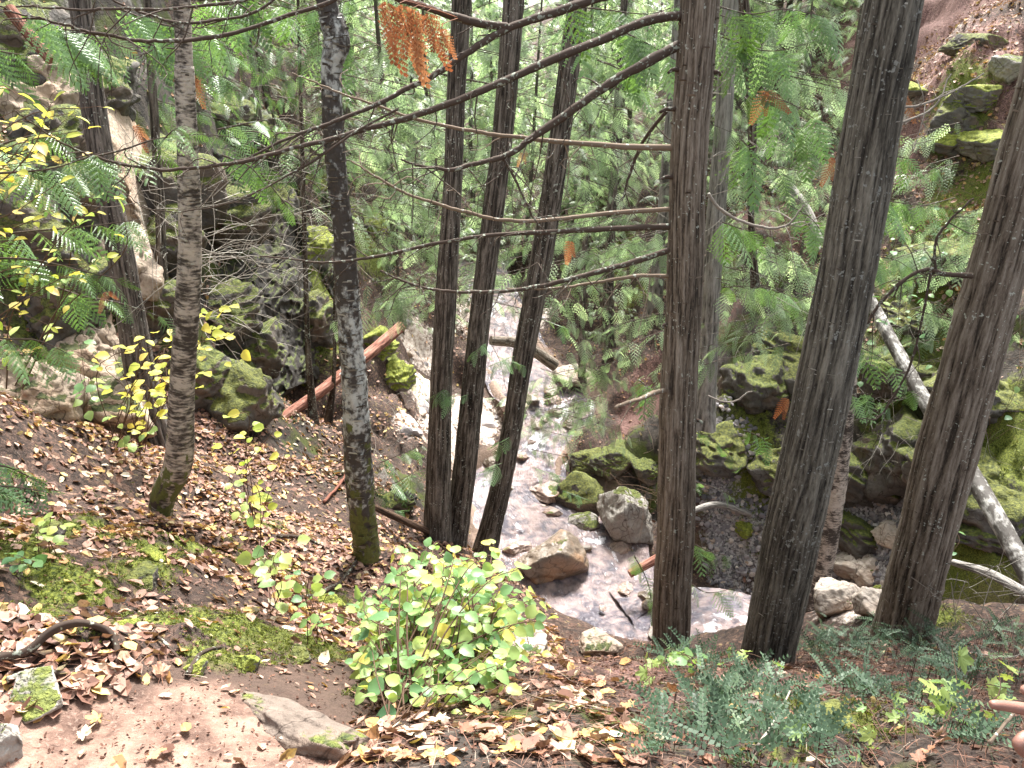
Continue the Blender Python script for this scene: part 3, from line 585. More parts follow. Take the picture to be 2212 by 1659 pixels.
t9, P9, r9 = tree('cedar_tree', 'dark thick leaning cedar trunk speckled with grey lichen', [(1651,1445,104),(1683,1290,112),(1716,1128,117),(1772,862,116),(1827,597,114),(1880,290,116),(1931,0,118)], 4.1, 'bark_lichen', seed=7, amp=.05, around=120, step=.008, flare=.08, above=4)
t10, P10, r10 = tree('cedar_tree', 'thick brown furrowed cedar trunk leaning out of the right edge', [(1945,1375,108),(1975,1250,112),(2008,1128,113),(2078,862,117),(2150,597,118),(2206,400,118),(2262,200,120),(2312,0,122)], 4.7, 'bark', seed=8, amp=.055, around=120, step=.008, flare=.08, above=4)
t1, P1, r1 = tree('cedar_tree', 'grey brown cedar leaning left before the mossy cliff at left', [(330,930,74),(305,820,62),(285,700,58),(262,560,55),(235,420,52),(205,250,50),(180,60,45),(172,0,44)], 6.7, 'bark_grey', seed=9, amp=.07, around=80, flare=.25)
t2, P2, r2 = tree('birch_tree', 'slender pale birch with a kinked mossy foot on the leafy left bank', [(345,1135,46),(352,1075,52),(385,1000,58),(392,850,51),(402,700,52),(411,520,48),(405,330,44),(398,150,40),(392,0,36)], 4.5, 'birch', kind='birch', seed=10, amp=.03, around=64, flare=.12, flare_h=.2, moss_h=2.0, pale=([0, 1, 3], [-.1, .1, .1]))
t4, P4, r4 = tree('birch_tree', 'dark flaky birch with white lichen patches beside the trail bend', [(792,1195,54),(786,1130,56),(777,1050,58),(772,960,56),(767,850,54),(755,700,50),(746,560,45),(736,450,42),(722,300,44),(716,150,47),(728,90,56),(712,30,50),(705,0,48)], 5.2, 'birch_dark', kind='birch', seed=12, amp=.09, around=80, flare=.1, moss_h=2.3, pale=([0, .6, 1.0, 2.0, 2.6, 6], [-.2, .05, .36, .3, .18, .12]))
tree('dead_tree', 'thin dark bare stem standing before the reddish fallen log', [(675,885,17),(665,750,13),(660,600,11),(655,400,10),(648,150,8)], 9.3, 'branch', above=1, around=12, step=.04, flare=.8, flare_h=.2, seed=13)
tree('dead_tree', 'thinner dark stem between the log and the large flaky birch', [(712,890,16),(722,800,9),(724,560,8),(726,420,6)], 9.8, 'branch', above=0, around=10, step=.05, flare=.8, flare_h=.2, seed=14)
tree('cedar_tree', 'slim grey trunk between the leaning left cedar and the pale birch', [(368,740,24),(352,600,21),(345,450,20),(335,280,18)], 8.2, 'bark_dark', above=3, around=24, step=.04, seed=15)
tree('dead_tree', 'short dark trunk among hanging fronds left of the dark birch', [(572,500,18),(568,380,14),(560,250,12),(540,100,10)], 11.5, 'bark_dark', above=2, around=20, step=.04, seed=16)
tpale, Ppale, rpale = tree('cedar_tree', 'pale weathered trunk partly hidden behind the upright brown cedar', [(1520,880,46),(1528,780,42),(1540,560,40),(1560,300,38),(1575,60,36),(1580,0,36)], 10.6, 'bark_pale', above=3, around=48, step=.02, seed=17)
t12, P12, r12 = tree('dead_tree', 'thin black stem with ragged twigs right of the upright brown cedar', [(1628,560,14),(1622,450,14),(1625,250,20),(1612,100,22),(1606,0,22)], 8.0, 'branch', above=3, around=24, step=.02, seed=18)
tree('cedar_tree', 'dark trunk in the middle distance above the red needle bank', [(1313,720,24),(1315,600,22),(1322,450,20),(1335,230,18)], 15.5, 'bark_dark', above=3, around=24, step=.05, seed=19)
tree('cedar_tree', 'small dark trunk at the far water edge beneath drooping fronds', [(1258,840,17),(1256,700,14),(1262,560,12)], 14.8, 'bark_dark', above=2, around=20, step=.05, seed=20)
tree('cedar_tree', 'grey distant trunk just left of the upright brown cedar', [(1408,730,34),(1420,600,30),(1432,480,27),(1445,300,24)], 15.8, 'bark_pale', above=3, around=24, step=.05, seed=21)
t14, P14, r14 = tree('dead_tree', 'broken leaning snag with mint lichen behind the dark leaning cedar', [(1752,1318,60),(1765,1265,48),(1782,1200,44),(1800,1100,42),(1813,1010,38),(1826,900,36),(1838,780,32),(1850,680,30)], 8.3, 'birch', kind='birch', above=1, root=.15, around=48, flare=.4, flare_h=.12, seed=22, pale=([0, .4, 1, 2], [-.3, -.2, .25, .1]))
def knots(t, P, r, spots, mat):
    for (px, py, L) in spots:
        i = np.argmin(np.abs((P[:, 1]*0 + np.array([ (829.5 - F*((p[1]*SP+p[2]*CP)/(p[1]*CP-p[2]*SP))) for p in P])) - py)); p = P[i]
        s = -1 if px < 0 else 1; mb = MB(); d = np.array([s, -.3, .05])
        tube(mb, curve([p + d*r[i]*.7, p+d*(r[i]+L*.5), p+d*(r[i]+L)+[0, 0, -.02]], 6), np.linspace(.016, .007, 6), 7, .5, .2)
        mb.build('branch_stub', M[mat], t, True, t.location)
knots(t8, P8, r8, [(-1,150,.05),(-1,236,.08),(-1,384,.06),(1,160,.03),(-1,700,.02),(1,905,.03)], 'branch')

def flakes(t, P, r, n, mat, seed, z0=0, z1=1, size=.018, inward=.001):
    r_ = np.random.default_rng(seed); i = (r_.uniform(z0, z1, n)*(len(P)-2)).astype(int); a = r_.uniform(0, 2*math.pi, n)
    out = np.stack([np.cos(a), np.sin(a), 0*a], -1); T = nrm(P[i+1]-P[i]); tan = nrm(np.cross(T, out)); w_ = r_.uniform(.6, 2.2, n)[:, None]*size; h_ = r_.uniform(.25, .8, n)[:, None]*size
    c = P[i] + out*(r[i][:, None]*1.02 + inward); lf = out*r_.uniform(.1, .6, n)[:, None]*size
    V = np.stack([c-tan*w_, c+tan*w_, c+tan*w_*.8+T*h_+lf, c-tan*w_*.7+T*h_*1.1+lf*.7], 1).reshape(-1, 3)
    mb = MB(); mb.add(V, np.arange(4*n).reshape(-1, 4), np.repeat(r_.random(n), 4)); fo = mb.build('bark_flakes', M[mat], None, False, t.location)
    tr = [c for c in COL.objects if c.parent == t and c.name.startswith('trunk')][0]; me = tr.data; me.materials.append(M[mat]); b2 = bmesh.new(); b2.from_mesh(me); nf = len(b2.faces); b2.from_mesh(fo.data); b2.faces.ensure_lookup_table()
    for f in b2.faces[nf:]: f.material_index = 1
    b2.to_mesh(me); b2.free(); d_ = fo.data; bpy.data.objects.remove(fo); bpy.data.meshes.remove(d_)
flakes(t4, P4, r4, 900, 'flake', 1, .03, .95)
flakes(t2, P2, r2, 240, 'flake', 2, .1, .95, .012)
flakes(t9, P9, r9, 420, 'flake', 3, .02, .95, .010)
flakes(t8, P8, r8, 260, 'flakebrown', 4, .02, .95, .014); flakes(t10, P10, r10, 260, 'flakebrown', 5, .02, .95, .014)
# ------------------------------------------------------------------ long bare limbs of the upright cedar
def limb(t, pts, mat='branch', twigs=0, seed=0, name='branch', sag=.25, side=7, rough=.18, tl=(.08, .3)):
    """pts: (px, py, Y, width px)"""
    Q = np.array([list(U(a, b, Y)) + [wd/F*(U(a, b, Y)[1]*CP-U(a, b, Y)[2]*SP)/2] for a, b, Y, wd in pts])
    n = max(12, len(pts)*14); C = curve(Q, n); mb = MB(); C[:, 3] = np.maximum(C[:, 3], .0012)
    r_ = np.random.default_rng(seed); C[:, :3] += .007*np.cumsum(r_.normal(0, .3, (n, 3)), 0)*np.linspace(0, 1, n)[:, None]
    tube(mb, C[:, :3], C[:, 3], side, .55, rough)
    for k in range(twigs):
        i = int(r_.uniform(.15, .97)*(n-1)); p = C[i, :3]; tg = nrm(C[min(i+1, n-1), :3]-C[i-1, :3]); L = r_.uniform(*tl)
        d = nrm(tg*r_.uniform(.1, .8) + r_.normal(0, .5, 3) + np.array([0, 0, r_.uniform(-1, .35)]))
        P = np.array([p, p+d*L*.45+r_.normal(0, .02, 3), p+d*L*.8+[0, 0, -sag*L*.5]+r_.normal(0, .03, 3), p+d*L+[0, 0, -sag*L]])
        tube(mb, curve(P, 8), np.linspace(min(.004, C[i, 3]*.6), .0011, 8), 4, .6, cap=False)
        if r_.random() < .6:
            q = P[1]; d2 = nrm(d+r_.normal(0, .6, 3)); tube(mb, curve([q, q+d2*L*.25, q+d2*L*.45+[0, 0, -.03]], 5), np.linspace(.0022, .0009, 5), 3, .6, cap=False)
    o = mb.build(name, M[mat], t, True, t.location); return o, C
B = {}
B[1] = limb(t8, [(1500,-60,4.6,22),(1320,-12,4.5,20),(1210,22,4.4,19),(1095,58,4.3,17),(1020,100,4.2,15),(940,150,4.1,13),(850,188,4.0,11),(740,230,3.9,9),(640,262,3.8,7),(520,305,3.7,5),(430,318,3.65,3)], twigs=16, seed=1)
B[0] = limb(t8, [(1095,58,4.3,19),(1030,50,4.25,18),(960,32,4.2,16),(900,10,4.15,15),(840,-8,4.1,14),(740,-50,4.0,11)], twigs=3, seed=2, mat='branch')
B[2] = limb(t8, [(1475,33,4.5,22),(1400,44,4.4,20),(1300,86,4.3,19),(1200,125,4.2,18),(1080,178,4.1,17),(970,225,4.0,15),(850,265,3.9,13),(720,300,3.8,11),(620,325,3.7,10),(520,352,3.6,9),(430,362,3.55,8),(330,366,3.5,7),(230,352,3.4,6),(150,330,3.35,5),(80,300,3.3,4),(0,245,3.2,3)], twigs=22, seed=3)
B[3] = limb(t8, [(1470,95,4.5,24),(1400,132,4.4,22),(1320,178,4.35,20),(1230,240,4.3,18),(1150,295,4.25,16),(1090,335,4.2,13),(1030,355,4.15,11),(960,372,4.1,9),(900,368,4.05,6),(850,352,4.0,4)], twigs=20, seed=4, tl=(.1, .45))
B[4] = limb(t8, [(1460,319,4.5,15),(1350,316,4.5,13),(1240,306,4.45,11),(1140,294,4.4,9),(1032,281,4.35,8),(924,259,4.3,7),(780,212,4.2,5),(708,184,4.15,4),(640,150,4.1,2.5)], 'branch_light', 10, 5, rough=.08)
B[5] = limb(t8, [(1452,451,4.5,11),(1350,458,4.5,10),(1248,468,4.45,9),(1122,477,4.4,8),(1014,464,4.35,8),(888,428,4.3,6),(816,392,4.25,5),(758,353,4.2,3)], 'branch_light', 8, 6, rough=.1)
B[6] = limb(t8, [(1452,489,4.5,15),(1350,492,4.45,13),(1212,498,4.4,11),(1068,505,4.3,9),(960,522,4.25,8),(816,551,4.2,7),(708,560,4.15,5),(640,552,4.1,4),(580,546,4.05,3)], twigs=12, seed=7)
B[7] = limb(t8, [(1452,538,4.5,15),(1370,565,4.5,13),(1302,584,4.45,12),(1176,614,4.4,10),(1068,630,4.35,8),(942,630,4.3,6),(834,594,4.25,4)], twigs=14, seed=8)
B[8] = limb(t8, [(1450,596,4.5,9),(1380,596,4.5,8),(1320,605,4.5,7),(1212,625,4.45,5),(1100,629,4.4,3)], 'branch_light', 5, 9)
limb(t8, [(1440,843,4.45,13),(1400,850,4.3,10),(1327,871,4.1,7)], 'branch_light', 2, 10)
limb(t8, [(1440,240,4.6,9),(1400,290,4.7,8),(1374,335,4.8,7),(1352,390,4.8,6),(1338,440,4.8,4)], twigs=8, seed=11)
limb(t8, [(1530,418,4.4,8),(1552,448,4.4,7),(1590,472,4.4,6),(1640,486,4.4,6),(1690,484,4.4,5),(1733,439,4.4,3)], 'twig', 5, 12)
limb(t8, [(1530,855,4.4,4),(1560,868,4.4,4),(1590,864,4.4,4),(1610,848,4.4,3)], 'twig', 0, 13)
limb(t8, [(1080,330,4.2,7),(1105,372,4.2,6),(1130,420,4.2,5),(1155,470,4.2,4),(1180,500,4.2,3)], twigs=5, seed=14)
limb(t8, [(780,-60,4.0,9),(720,0,3.95,9),(612,35,3.9,9),(504,70,3.8,9),(396,88,3.7,9),(288,86,3.6,8),(202,72,3.5,7),(110,48,3.4,6),(20,25,3.3,4),(-60,0,3.2,3)], 'branch', 14, 15)
limb(t8, [(700,-90,3.6,7),(560,-10,3.5,7),(430,12,3.45,7),(340,16,3.4,6),(230,12,3.35,6),(120,18,3.3,5),(20,4,3.2,4)], 'branch', 8, 16)
limb(t8, [(640,-40,3.9,5),(560,20,3.85,6),(480,42,3.8,6),(390,52,3.75,6),(330,38,3.7,5),(260,8,3.6,4)], 'branch', 8, 17)
limb(t8, [(860,235,3.85,6),(760,290,3.8,5),(680,345,3.75,5),(600,390,3.7,4),(520,430,3.7,3),(440,447,3.7,3),(340,445,3.7,3),(270,410,3.7,2)], 'branch', 10, 18)
limb(t10, [(2100,595,4.6,14),(2040,592,4.6,11),(2000,582,4.6,9),(1940,615,4.6,8),(1890,670,4.6,7),(1875,720,4.6,5)], twigs=10, seed=21, tl=(.1, .4))
limb(t10, [(2020,580,4.6,7),(2022,520,4.6,6),(2060,470,4.6,5),(2100,430,4.6,4)], 'branch', 5, 22)
limb(t10, [(2010,590,4.6,6),(1990,700,4.6,5),(1960,800,4.6,5),(1900,890,4.6,4),(1850,900,4.6,2)], 'branch', 8, 23)
limb(t9, [(1890,230,4.2,6),(1980,228,4.4,5),(2060,190,4.6,4),(2120,150,4.7,3)], 'twig', 3, 24)
limb(t9, [(1885,270,4.2,5),(1960,262,4.4,5),(2020,230,4.6,4),(2060,160,4.7,3)], 'twig', 3, 25)
for k, (a, b, Y) in enumerate([(835,0,3.9),(870,6,3.9),(895,18,3.88),(925,26,3.86),(955,60,3.9)]):
    mb = MB(); L = [.33, .36, .30, .26, .14][k]
    p = U(a, b, Y); d = nrm(np.array([[.07+.05*k, .1, -1.]]))
    for j in range(3):
        inst(mb, SPD, basis(nrm(d + rng.normal(0, .09, (1, 3))), nrm(np.array([.5*(j-1), -1, .1]))), p[None], [L*(1, .8, .62)[j]], rng.random(1))
    tube(mb, curve([B[0][1][25, :3], p + [0, 0, .01], p + d[0]*L*.4], 8), .0018, 4, .3)
    mb.build('dead_spray', M['dead'], t8, True, t8.location)

# ------------------------------------------------------------------ sprays of living foliage in the near and middle distance
def spraybranch(label, lines, name='cedar_branch', cat='branch', mat='cedar', group=None, parent=None, tpl=None, seed=0):
    """lines: (list of (px, py, Y), spray size m, number, hang)"""
    o = U(*lines[0][0][0]); t = parent or thing(name, label, cat, o, group)
    sb, fb = MB(), MB()
    for k, (pts, size, n, hang) in enumerate(lines):
        P = np.array([U(*q) for q in pts]); C = curve(P, 24)
        tube(sb, C, np.linspace(.006, .0016, 24), 5, .6, .1); side_sprays(fb, P, size, n, tpl or SP0, .45, 0, .93, 0, hang, seed*37+k)
    sb.build('stem', M['branch'], t, True, t.location); fb.build('foliage', M[mat], t, True, t.location)
    return t
spraybranch('drooping green cedar branch at the left edge among yellow leaves', [([(-120,380,3.0),(30,372,3.1),(120,362,3.15),(215,330,3.2)], .26, 26, .5), ([(-100,350,3.3),(40,300,3.4),(140,280,3.5)], .22, 14, .3)], seed=1)
spraybranch('flat green cedar branch crossing the lower left cliff, second one down', [([(-120,520,3.3),(60,500,3.4),(180,490,3.5),(300,474,3.6)], .24, 30, .35), ([(-100,560,3.2),(60,560,3.3),(200,590,3.4),(300,612,3.5)], .20, 26, .3)], seed=2)
spraybranch('cedar branch ending above the tan rock with a brown dead tip', [([(120,620,3.8),(180,640,3.9),(260,655,4.0),(365,690,4.1)], .18, 18, .35)], seed=3)
spraybranch('short cedar branch low at the left edge before the tan cliff', [([(-120,700,3.0),(0,730,3.1),(80,735,3.15),(150,765,3.2)], .22, 20, .3)], seed=4)
spraybranch('bright cedar fronds lying across the pale birch', [([(170,345,3.9),(260,325,4.0),(340,300,4.05),(440,290,4.1),(520,300,4.1)], .22, 20, .1), ([(330,330,4.0),(370,285,4.0),(400,270,4.0)], .2, 8, .2), ([(470,280,4.2),(540,265,4.2),(600,255,4.2)], .2, 9, .1)], seed=5)
spraybranch('hanging dark cedar fronds right of the pale birch', [([(480,335,4.4),(540,360,4.4),(580,410,4.4)], .26, 9, .7), ([(560,370,4.5),(600,420,4.5),(640,470,4.5)], .2, 6, .5)], seed=6)
spraybranch('hanging cedar fronds at the top left corner', [([(60,30,4.6),(120,60,4.7),(200,70,4.8),(260,90,4.9)], .34, 22, .6), ([(-60,90,4.3),(0,110,4.4),(60,120,4.5)], .3, 10, .5), ([(90,110,5.0),(180,95,5.1),(240,110,5.2)], .36, 12, .8)], seed=7)
spraybranch('hanging cedar fronds above the pale birch at the top edge', [([(260,20,5.0),(340,50,5.1),(420,60,5.2),(520,50,5.3)], .36, 26, .6), ([(300,100,5.0),(380,105,5.0),(450,110,5.0)], .32, 16, .8), ([(420,0,5.6),(540,0,5.8),(640,20,6)], .4, 26, .4)], seed=8)
spraybranch('cedar fronds hanging beside the upright brown cedar near the top', [([(1200,10,5.6),(1300,20,5.6),(1400,30,5.5),(1470,10,5.5)], .40, 26, .8), ([(1330,60,5.4),(1400,95,5.4),(1460,130,5.4)], .36, 18, .8), ([(1290,130,5.7),(1340,150,5.7),(1400,190,5.7)], .34, 12, .6)], parent=t8, seed=9)
spraybranch('cedar fronds hanging between the two largest trunks at the top', [([(1540,10,5.6),(1620,30,5.7),(1700,20,5.8),(1800,40,5.9)], .42, 24, .7), ([(1560,80,6.0),(1660,110,6.0),(1760,90,6.0)], .40, 16, .8), ([(1640,200,6.2),(1720,230,6.3),(1800,290,6.4)], .42, 18, .8), ([(1600,300,6.2),(1650,350,6.2),(1700,380,6.2)], .38, 10, .9)], seed=10)
spraybranch('broad drooping cedar fronds left of the dark lichened trunk', [([(1620,200,6.8),(1700,250,6.8),(1770,330,6.8)], .45, 14, .8), ([(1560,480,7.2),(1620,500,7.2),(1700,520,7.3)], .36, 18, .4), ([(1700,440,6.8),(1760,480,6.8),(1800,560,6.8)], .40, 12, .9), ([(1560,620,7.5),(1640,620,7.5),(1740,650,7.5)], .34, 16, .5)], seed=11)
spraybranch('light green cedar fronds hanging over the dark bank at right', [([(1890,430,7.4),(1960,440,7.4),(2060,450,7.4)], .38, 18, .5), ([(1880,330,8.0),(1950,340,8),(2040,370,8)], .36, 14, .4), ([(1860,560,7.2),(1930,560,7.2),(1990,600,7.2)], .30, 12, .5)], seed=12)
spraybranch('green fronds drooping behind the dark leaning trunk over the snag', [([(1830,740,6.5),(1880,760,6.5),(1940,800,6.5),(1970,850,6.5)], .34, 16, .8), ([(1820,860,6.6),(1870,850,6.6),(1920,880,6.6)], .28, 10, .6)], seed=13)
spraybranch('sparse fronds below the upright cedar over the red needle bank', [([(1500,930,6.6),(1540,950,6.6),(1600,1010,6.6)], .22, 9, .6), ([(1610,930,7),(1650,950,7),(1660,990,7)], .28, 7, .9), ([(1500,1040,7),(1560,1060,7),(1590,1080,7)], .2, 6, .4), ([(1380,820,6),(1400,840,6.0),(1410,870,6)], .28, 5, 1.0)], seed=14)
spraybranch('fern-like fronds over the pebbles between the two big trunks', [([(1490,1170,5.5),(1530,1190,5.5),(1570,1200,5.5)], .26, 12, .4), ([(1490,1260,5.2),(1530,1280,5.2),(1590,1270,5.2)], .24, 12, .4), ([(1370,1200,5.6),(1400,1260,5.6),(1410,1330,5.6)], .24, 12, .4)], seed=15)
spraybranch('small fern fronds at the left edge on the leafy bank', [([(-60,1000,2.9),(20,1010,2.95),(90,1045,3.0)], .22, 9, .1), ([(-50,1060,2.8),(10,1050,2.85),(100,1062,2.9)], .2, 8, .1)], tpl=SPF, seed=16, name='fern', cat='fern')
spraybranch('feathery fronds over the dark water left of the three cedars', [([(800,1060,7.5),(860,1040,7.5),(910,1010,7.5)], .3, 14, .3), ([(790,1130,7.2),(830,1110,7.2),(880,1100,7.2)], .25, 8, .3), ([(820,1000,8),(870,980,8),(920,960,8)], .3, 12, .3)], seed=17)
for k, (a, b, dx) in enumerate([(1012,852,-60),(1050,742,-30),(1075,770,60),(1110,770,-55),(1100,945,-40),(1085,1000,-50),(1150,1010,70),(1215,1060,60),(990,850,-40),(1180,900,30),(1170,690,60),(960,840,-20)]):
    mb = MB(); p = U(a, b, 7.2); q = U(a+dx, b+22, 7.1)
    side_sprays(mb, np.array([p, .5*(p+q)+[0, 0, .02], q]), .20, 6, SP0, .5, .5, .85, 0, .3, 300+k); tube(mb, curve([p, q], 6), .003, 4, .5)
    mb.build('sprig', M['cedar'], t7, True, t7.location)
for k, (a, b, Y, s) in enumerate([(1232,540,5.5,.2),(1525,0,5,.0),(1655,215,5.8,.28),(1950,222,4.6,.17),(1700,880,6,.22),(230,650,3.9,.12),(420,180,5.2,.2),(290,290,6,.2),(1800,360,7,.25),(1130,350,6,.15)]):
    if s:
        mb = MB(); inst(mb, SPD, basis(nrm(rng.normal(0, .4, (3, 3)) + [0, 0, -1.]), np.array([0, -1, .2])), np.repeat(U(a, b-20, Y)[None], 3, 0), s*np.array([1, .8, .6]), rng.random(3))
        o = U(a, b-20, Y); ob = mb.build('dead_frond', M['dead'], None, True, o); ob.location = o
        tag(ob, ['orange dead cedar spray caught below the long limbs at centre','','rust red dead spray on the thin black stem','orange dead frond sticking out right of the lichened trunk','thin orange frond hanging left of the lichened trunk','rusty frond tip above the tan cliff rock','small brown frond high beside the pale birch','red brown frond left of the pale birch','rust frond among green sprays near the lichened trunk','small rusty frond behind the crossing limbs'][k], 'dead frond')
r_ = np.random.default_rng(77)
FZ = [(1600,120),(1680,60),(1780,150),(1700,330),(1640,420),(1790,380),(1570,260),(1840,250),(1940,330),(1350,130),(1180,240),(980,330),(930,450),(1080,150),(780,180),(700,120),(620,340),(1930,420),(2010,480),(2070,560),(1900,620),(2000,700),(1920,780),(2100,700),(1950,560),(2120,480),(1890,500),(1800,700),(1730,560),(800,300),(860,380),(820,470),(900,560),(840,620),(1020,230),(1060,330),(1140,420),(1020,480),(1110,560),(1230,300),(1300,380),(1250,470),(1350,520),(1290,600),(1230,650),(1400,650),(1350,740),(1420,780),(1290,780),(1390,350),(1160,100),(1050,60),(900,120),(880,220),(1280,200),(1240,910),(1290,950),(1210,860),(920,660),(1590,540),(1650,640),(1600,720),(1700,600),(1760,480),(1580,400),(560,130),(620,230),(480,200),(650,60),(300,200),(380,250)]
for k, (a, b) in enumerate(FZ):
    Y = r_.uniform(8.5, 12.5); dx = r_.uniform(60, 120)*(1 if r_.random() < .5 else -1); ln = []
    for j in range(5):
        x0, y0 = a+r_.uniform(-60, 60), b+r_.uniform(-50, 50); ln.append(([(x0-dx, y0-25, Y), (x0, y0, Y-.2), (x0+dx, y0+30+r_.uniform(-20, 20), Y-.5)], r_.uniform(.26, .36), 10, r_.uniform(.2, .8)))
    side = 'left of' if a < 945 else 'between' if a < 1440 else 'right of'
    spraybranch('light green cedar branch with drooping fronds ' + ('before the dark left hillside' if a < 700 else 'left of the three trunks over the slope' if a < 950 else 'between the three trunks and the upright cedar' if a < 1440 else 'between the upright cedar and the lichened trunk' if a < 1850 else 'over the mossy slope between the two right trunks'), ln, mat='cedar_lit' if a > 700 else 'cedar', tpl=SP1 if k % 3 else SP0, seed=100+k, group='cedar branches hanging in the middle distance')
# ------------------------------------------------------------------ forest behind
def crown_kit(seed, **kw):
    tb, lb, fb = cedar_crown(seed, **kw); t = thing('cedar_tree', 'x', 'tree')
    return t, tb.build('trunk', M['bark_dark'], t), lb.build('limbs', M['branch_light'], t), fb.build('foliage', kw.get('m') or M['cedar_lit'], t)
kits = [crown_kit(k, H=10, Rr=2.0, base=.04, limbs=52, per=13, tpl=SP1, size=.50) for k in (1, 2, 3)]
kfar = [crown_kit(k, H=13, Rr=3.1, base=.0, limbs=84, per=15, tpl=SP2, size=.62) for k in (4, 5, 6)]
olive = crown_kit(8, H=9, Rr=1.7, base=.05, limbs=46, per=11, tpl=SP1, size=.42); olive[3].data.materials[0] = M['cedar_olive']
used = set()
def plant(kit, x, y, s, label, group, rz=None, tilt=(0, 0)):
    t = kit[0]
    if id(t) in used:
        n = t.copy(); COL.objects.link(n)
        for c in kit[1:]:
            d = c.copy(); COL.objects.link(d); d.parent = n
    else: n = t; used.add(id(t))
    n.location = (x, y, gzs(x, y)); n.rotation_euler = (tilt[0], tilt[1], random.uniform(0, 6.28) if rz is None else rz); n.scale = (s, s, s)
    n['label'] = label; n['category'] = 'tree'; n['group'] = group; n.name = 'cedar_tree'
def ok(x, y, m=1.2):
    d, z, h = creek(np.array([x]), np.array([y])); return d[0] > h[0] + m
fpos = []
tries = 0
while len(fpos) < 115 and tries < 4000:
    tries += 1
    y = random.uniform(21, 50); x = random.uniform(-.62*y-2, .62*y+2)
    if x/y > .36 and y < 30: continue
    if all((x-a)**2+(y-b)**2 > 1.8**2 for a, b in fpos) and ok(x, y, .8): fpos.append((x, y))
for i, (x, y) in enumerate(fpos): plant(kfar[i % 3], x, y, (random.uniform(.32, .62) if abs(x/y) < .3 else random.uniform(.5, 1.1)), 'pale green cedar in the dense far woods up the ravine', 'cedars filling the far ravine')
mids = [(-2.6,17.5,.8),(-3.8,19.5,.9),(-1.9,20.5,.8),(2.4,19.5,.75),(1.7,18.0,.35),(3.6,17.5,.8),(4.6,19.5,.9),(2.9,22,.9),(.4,24,.8),(-1.2,24.5,.9),(5.8,21.5,.9),(6.5,18.5,.65),(-5.5,17.5,.9),(3.2,15.4,.38),(2.0,15.6,.30),(4.4,14.6,.33),(-3.1,15.0,.36),(7.4,23,.8),(5.3,15.6,.42),(6.6,16.6,.5),(4.3,17.2,.6),(5.2,24,.9),(8.2,26,1),(3.6,25,.9),(-.6,19.4,.4),(-2.3,15.8,.42),(-1.5,17.4,.5),(2.0,20.8,.6),(5.0,13.6,.28),(-2.9,22.5,1),(-4.5,24,1),(1.6,26,1),(9.5,22,.8)]
for i, (x, y, s) in enumerate(mids): plant(kits[i % 3], x, y, s, 'green cedar with drooping fronds on the stream banks beyond the three trunks', 'cedars along the upper stream')
for x, y, s in [(-4.6,13.8,.7),(-6.6,13.0,.8),(-8.2,12.2,.85),(-5.8,16.0,.9),(-7.5,10.9,.7),(-6.0,11.2,.45),(-9.5,14,.9),(-3.5,12.6,.38),(-4.3,11.6,.36),(-5.3,12.3,.5),(-3.0,14.3,.45),(-4.5,15.6,.8),(-3.5,17.2,.8),(-5.0,10.4,.3),(-7.0,14.5,.9)]: plant(olive, x, y, s, 'olive green conifer with fine drooping twigs on the dark left hillside', 'conifers on the left hillside')
def shade_crown(t, P, s, kit, dz=0, dx=0, dy=0):  # unseen crowns above the frame, added to shade the banks below
    for c in (kit[2], kit[3]):
        d = c.copy(); COL.objects.link(d); d.parent = t; tip = P[-1]; d.location = (tip[0]-t.location[0]+dx, tip[1]-t.location[1]+dy, tip[2]-t.location[2]+dz); d.scale = (s, s, s*.7); d.rotation_euler = (0, 0, random.uniform(0, 6))
shade_crown(t1, P1, 1.0, kits[0], -1.2, -.5, .8); shade_crown(t1, P1, .9, kits[1], -.6, -2, 0)
shade_crown(t10, P10, .9, kits[2], -.6, 1.2, 1.5); shade_crown(t9, P9, .9, kits[0], .2, 1.5, 2.2)
shade_crown(t12, P12, .9, kits[1], -2.6, 1.4, 0); shade_crown(tpale, Ppale, 1.0, kits[2], -1.5, 1.6, 0)
for x, y, s in [(8.6,8.8,.95),(9.5,11.5,1),(-7.2,7.2,.9),(-8.8,9.3,1),(-6.2,5.4,.6)]: plant(kits[0], x, y, s, 'unseen cedar added beyond the side of the view to shade the bank', 'unseen cedars added beside the view for shade')  # out-of-view cedars added to keep light off the banks
for kit in kits + kfar + [olive]:
    if id(kit[0]) not in used: raise RuntimeError
# ------------------------------------------------------------------ dead twig tangles
def tangle(label, base, n, L, spread, mat='twig', name='dead_branch', seed=0, direction=(0, 0, 0), r0=.003, group=None):
    r_ = np.random.default_rng(seed); mb = MB(); o = U(*base[0])
    for k in range(n):
        b = base[r_.integers(len(base))]; p = U(b[0]+r_.uniform(-spread, spread), b[1]+r_.uniform(-spread, spread), b[2]*r_.uniform(.95, 1.05))
        l = L*r_.uniform(.4, 1.1); d = nrm(np.array(direction)+r_.normal(0, .55, 3)); 
        P = [p, p+d*l*.35+r_.normal(0, .04*l, 3), p+d*l*.7+[0, 0, -.12*l]+r_.normal(0, .05*l, 3), p+d*l+[0, 0, .05*l]]
        C = curve(P, 10); tube(mb, C, np.linspace(r0, r0*.3, 10), 4, r_.random(), cap=False)
        for j in range(3):
            i = r_.integers(2, 9); d2 = nrm(d+r_.normal(0, .7, 3)); q = C[i]; tube(mb, curve([q, q+d2*l*.14, q+d2*l*.27+[0, 0, -.03*l]], 5), np.linspace(r0*.5, r0*.25, 5), 3, r_.random(), cap=False)
    ob = mb.build(name, M[mat], None, True, o); ob.location = o; return tag(ob, label, 'branches', group)
tangle('pale curving dead twigs right of the birch on the left bank', [(440,430,5.4),(450,500,5.6),(440,560,5.6),(430,620,5.8),(440,680,5.8)], 46, 1.0, 25, seed=1, direction=(1, .2, .1), name='dead_twigs')
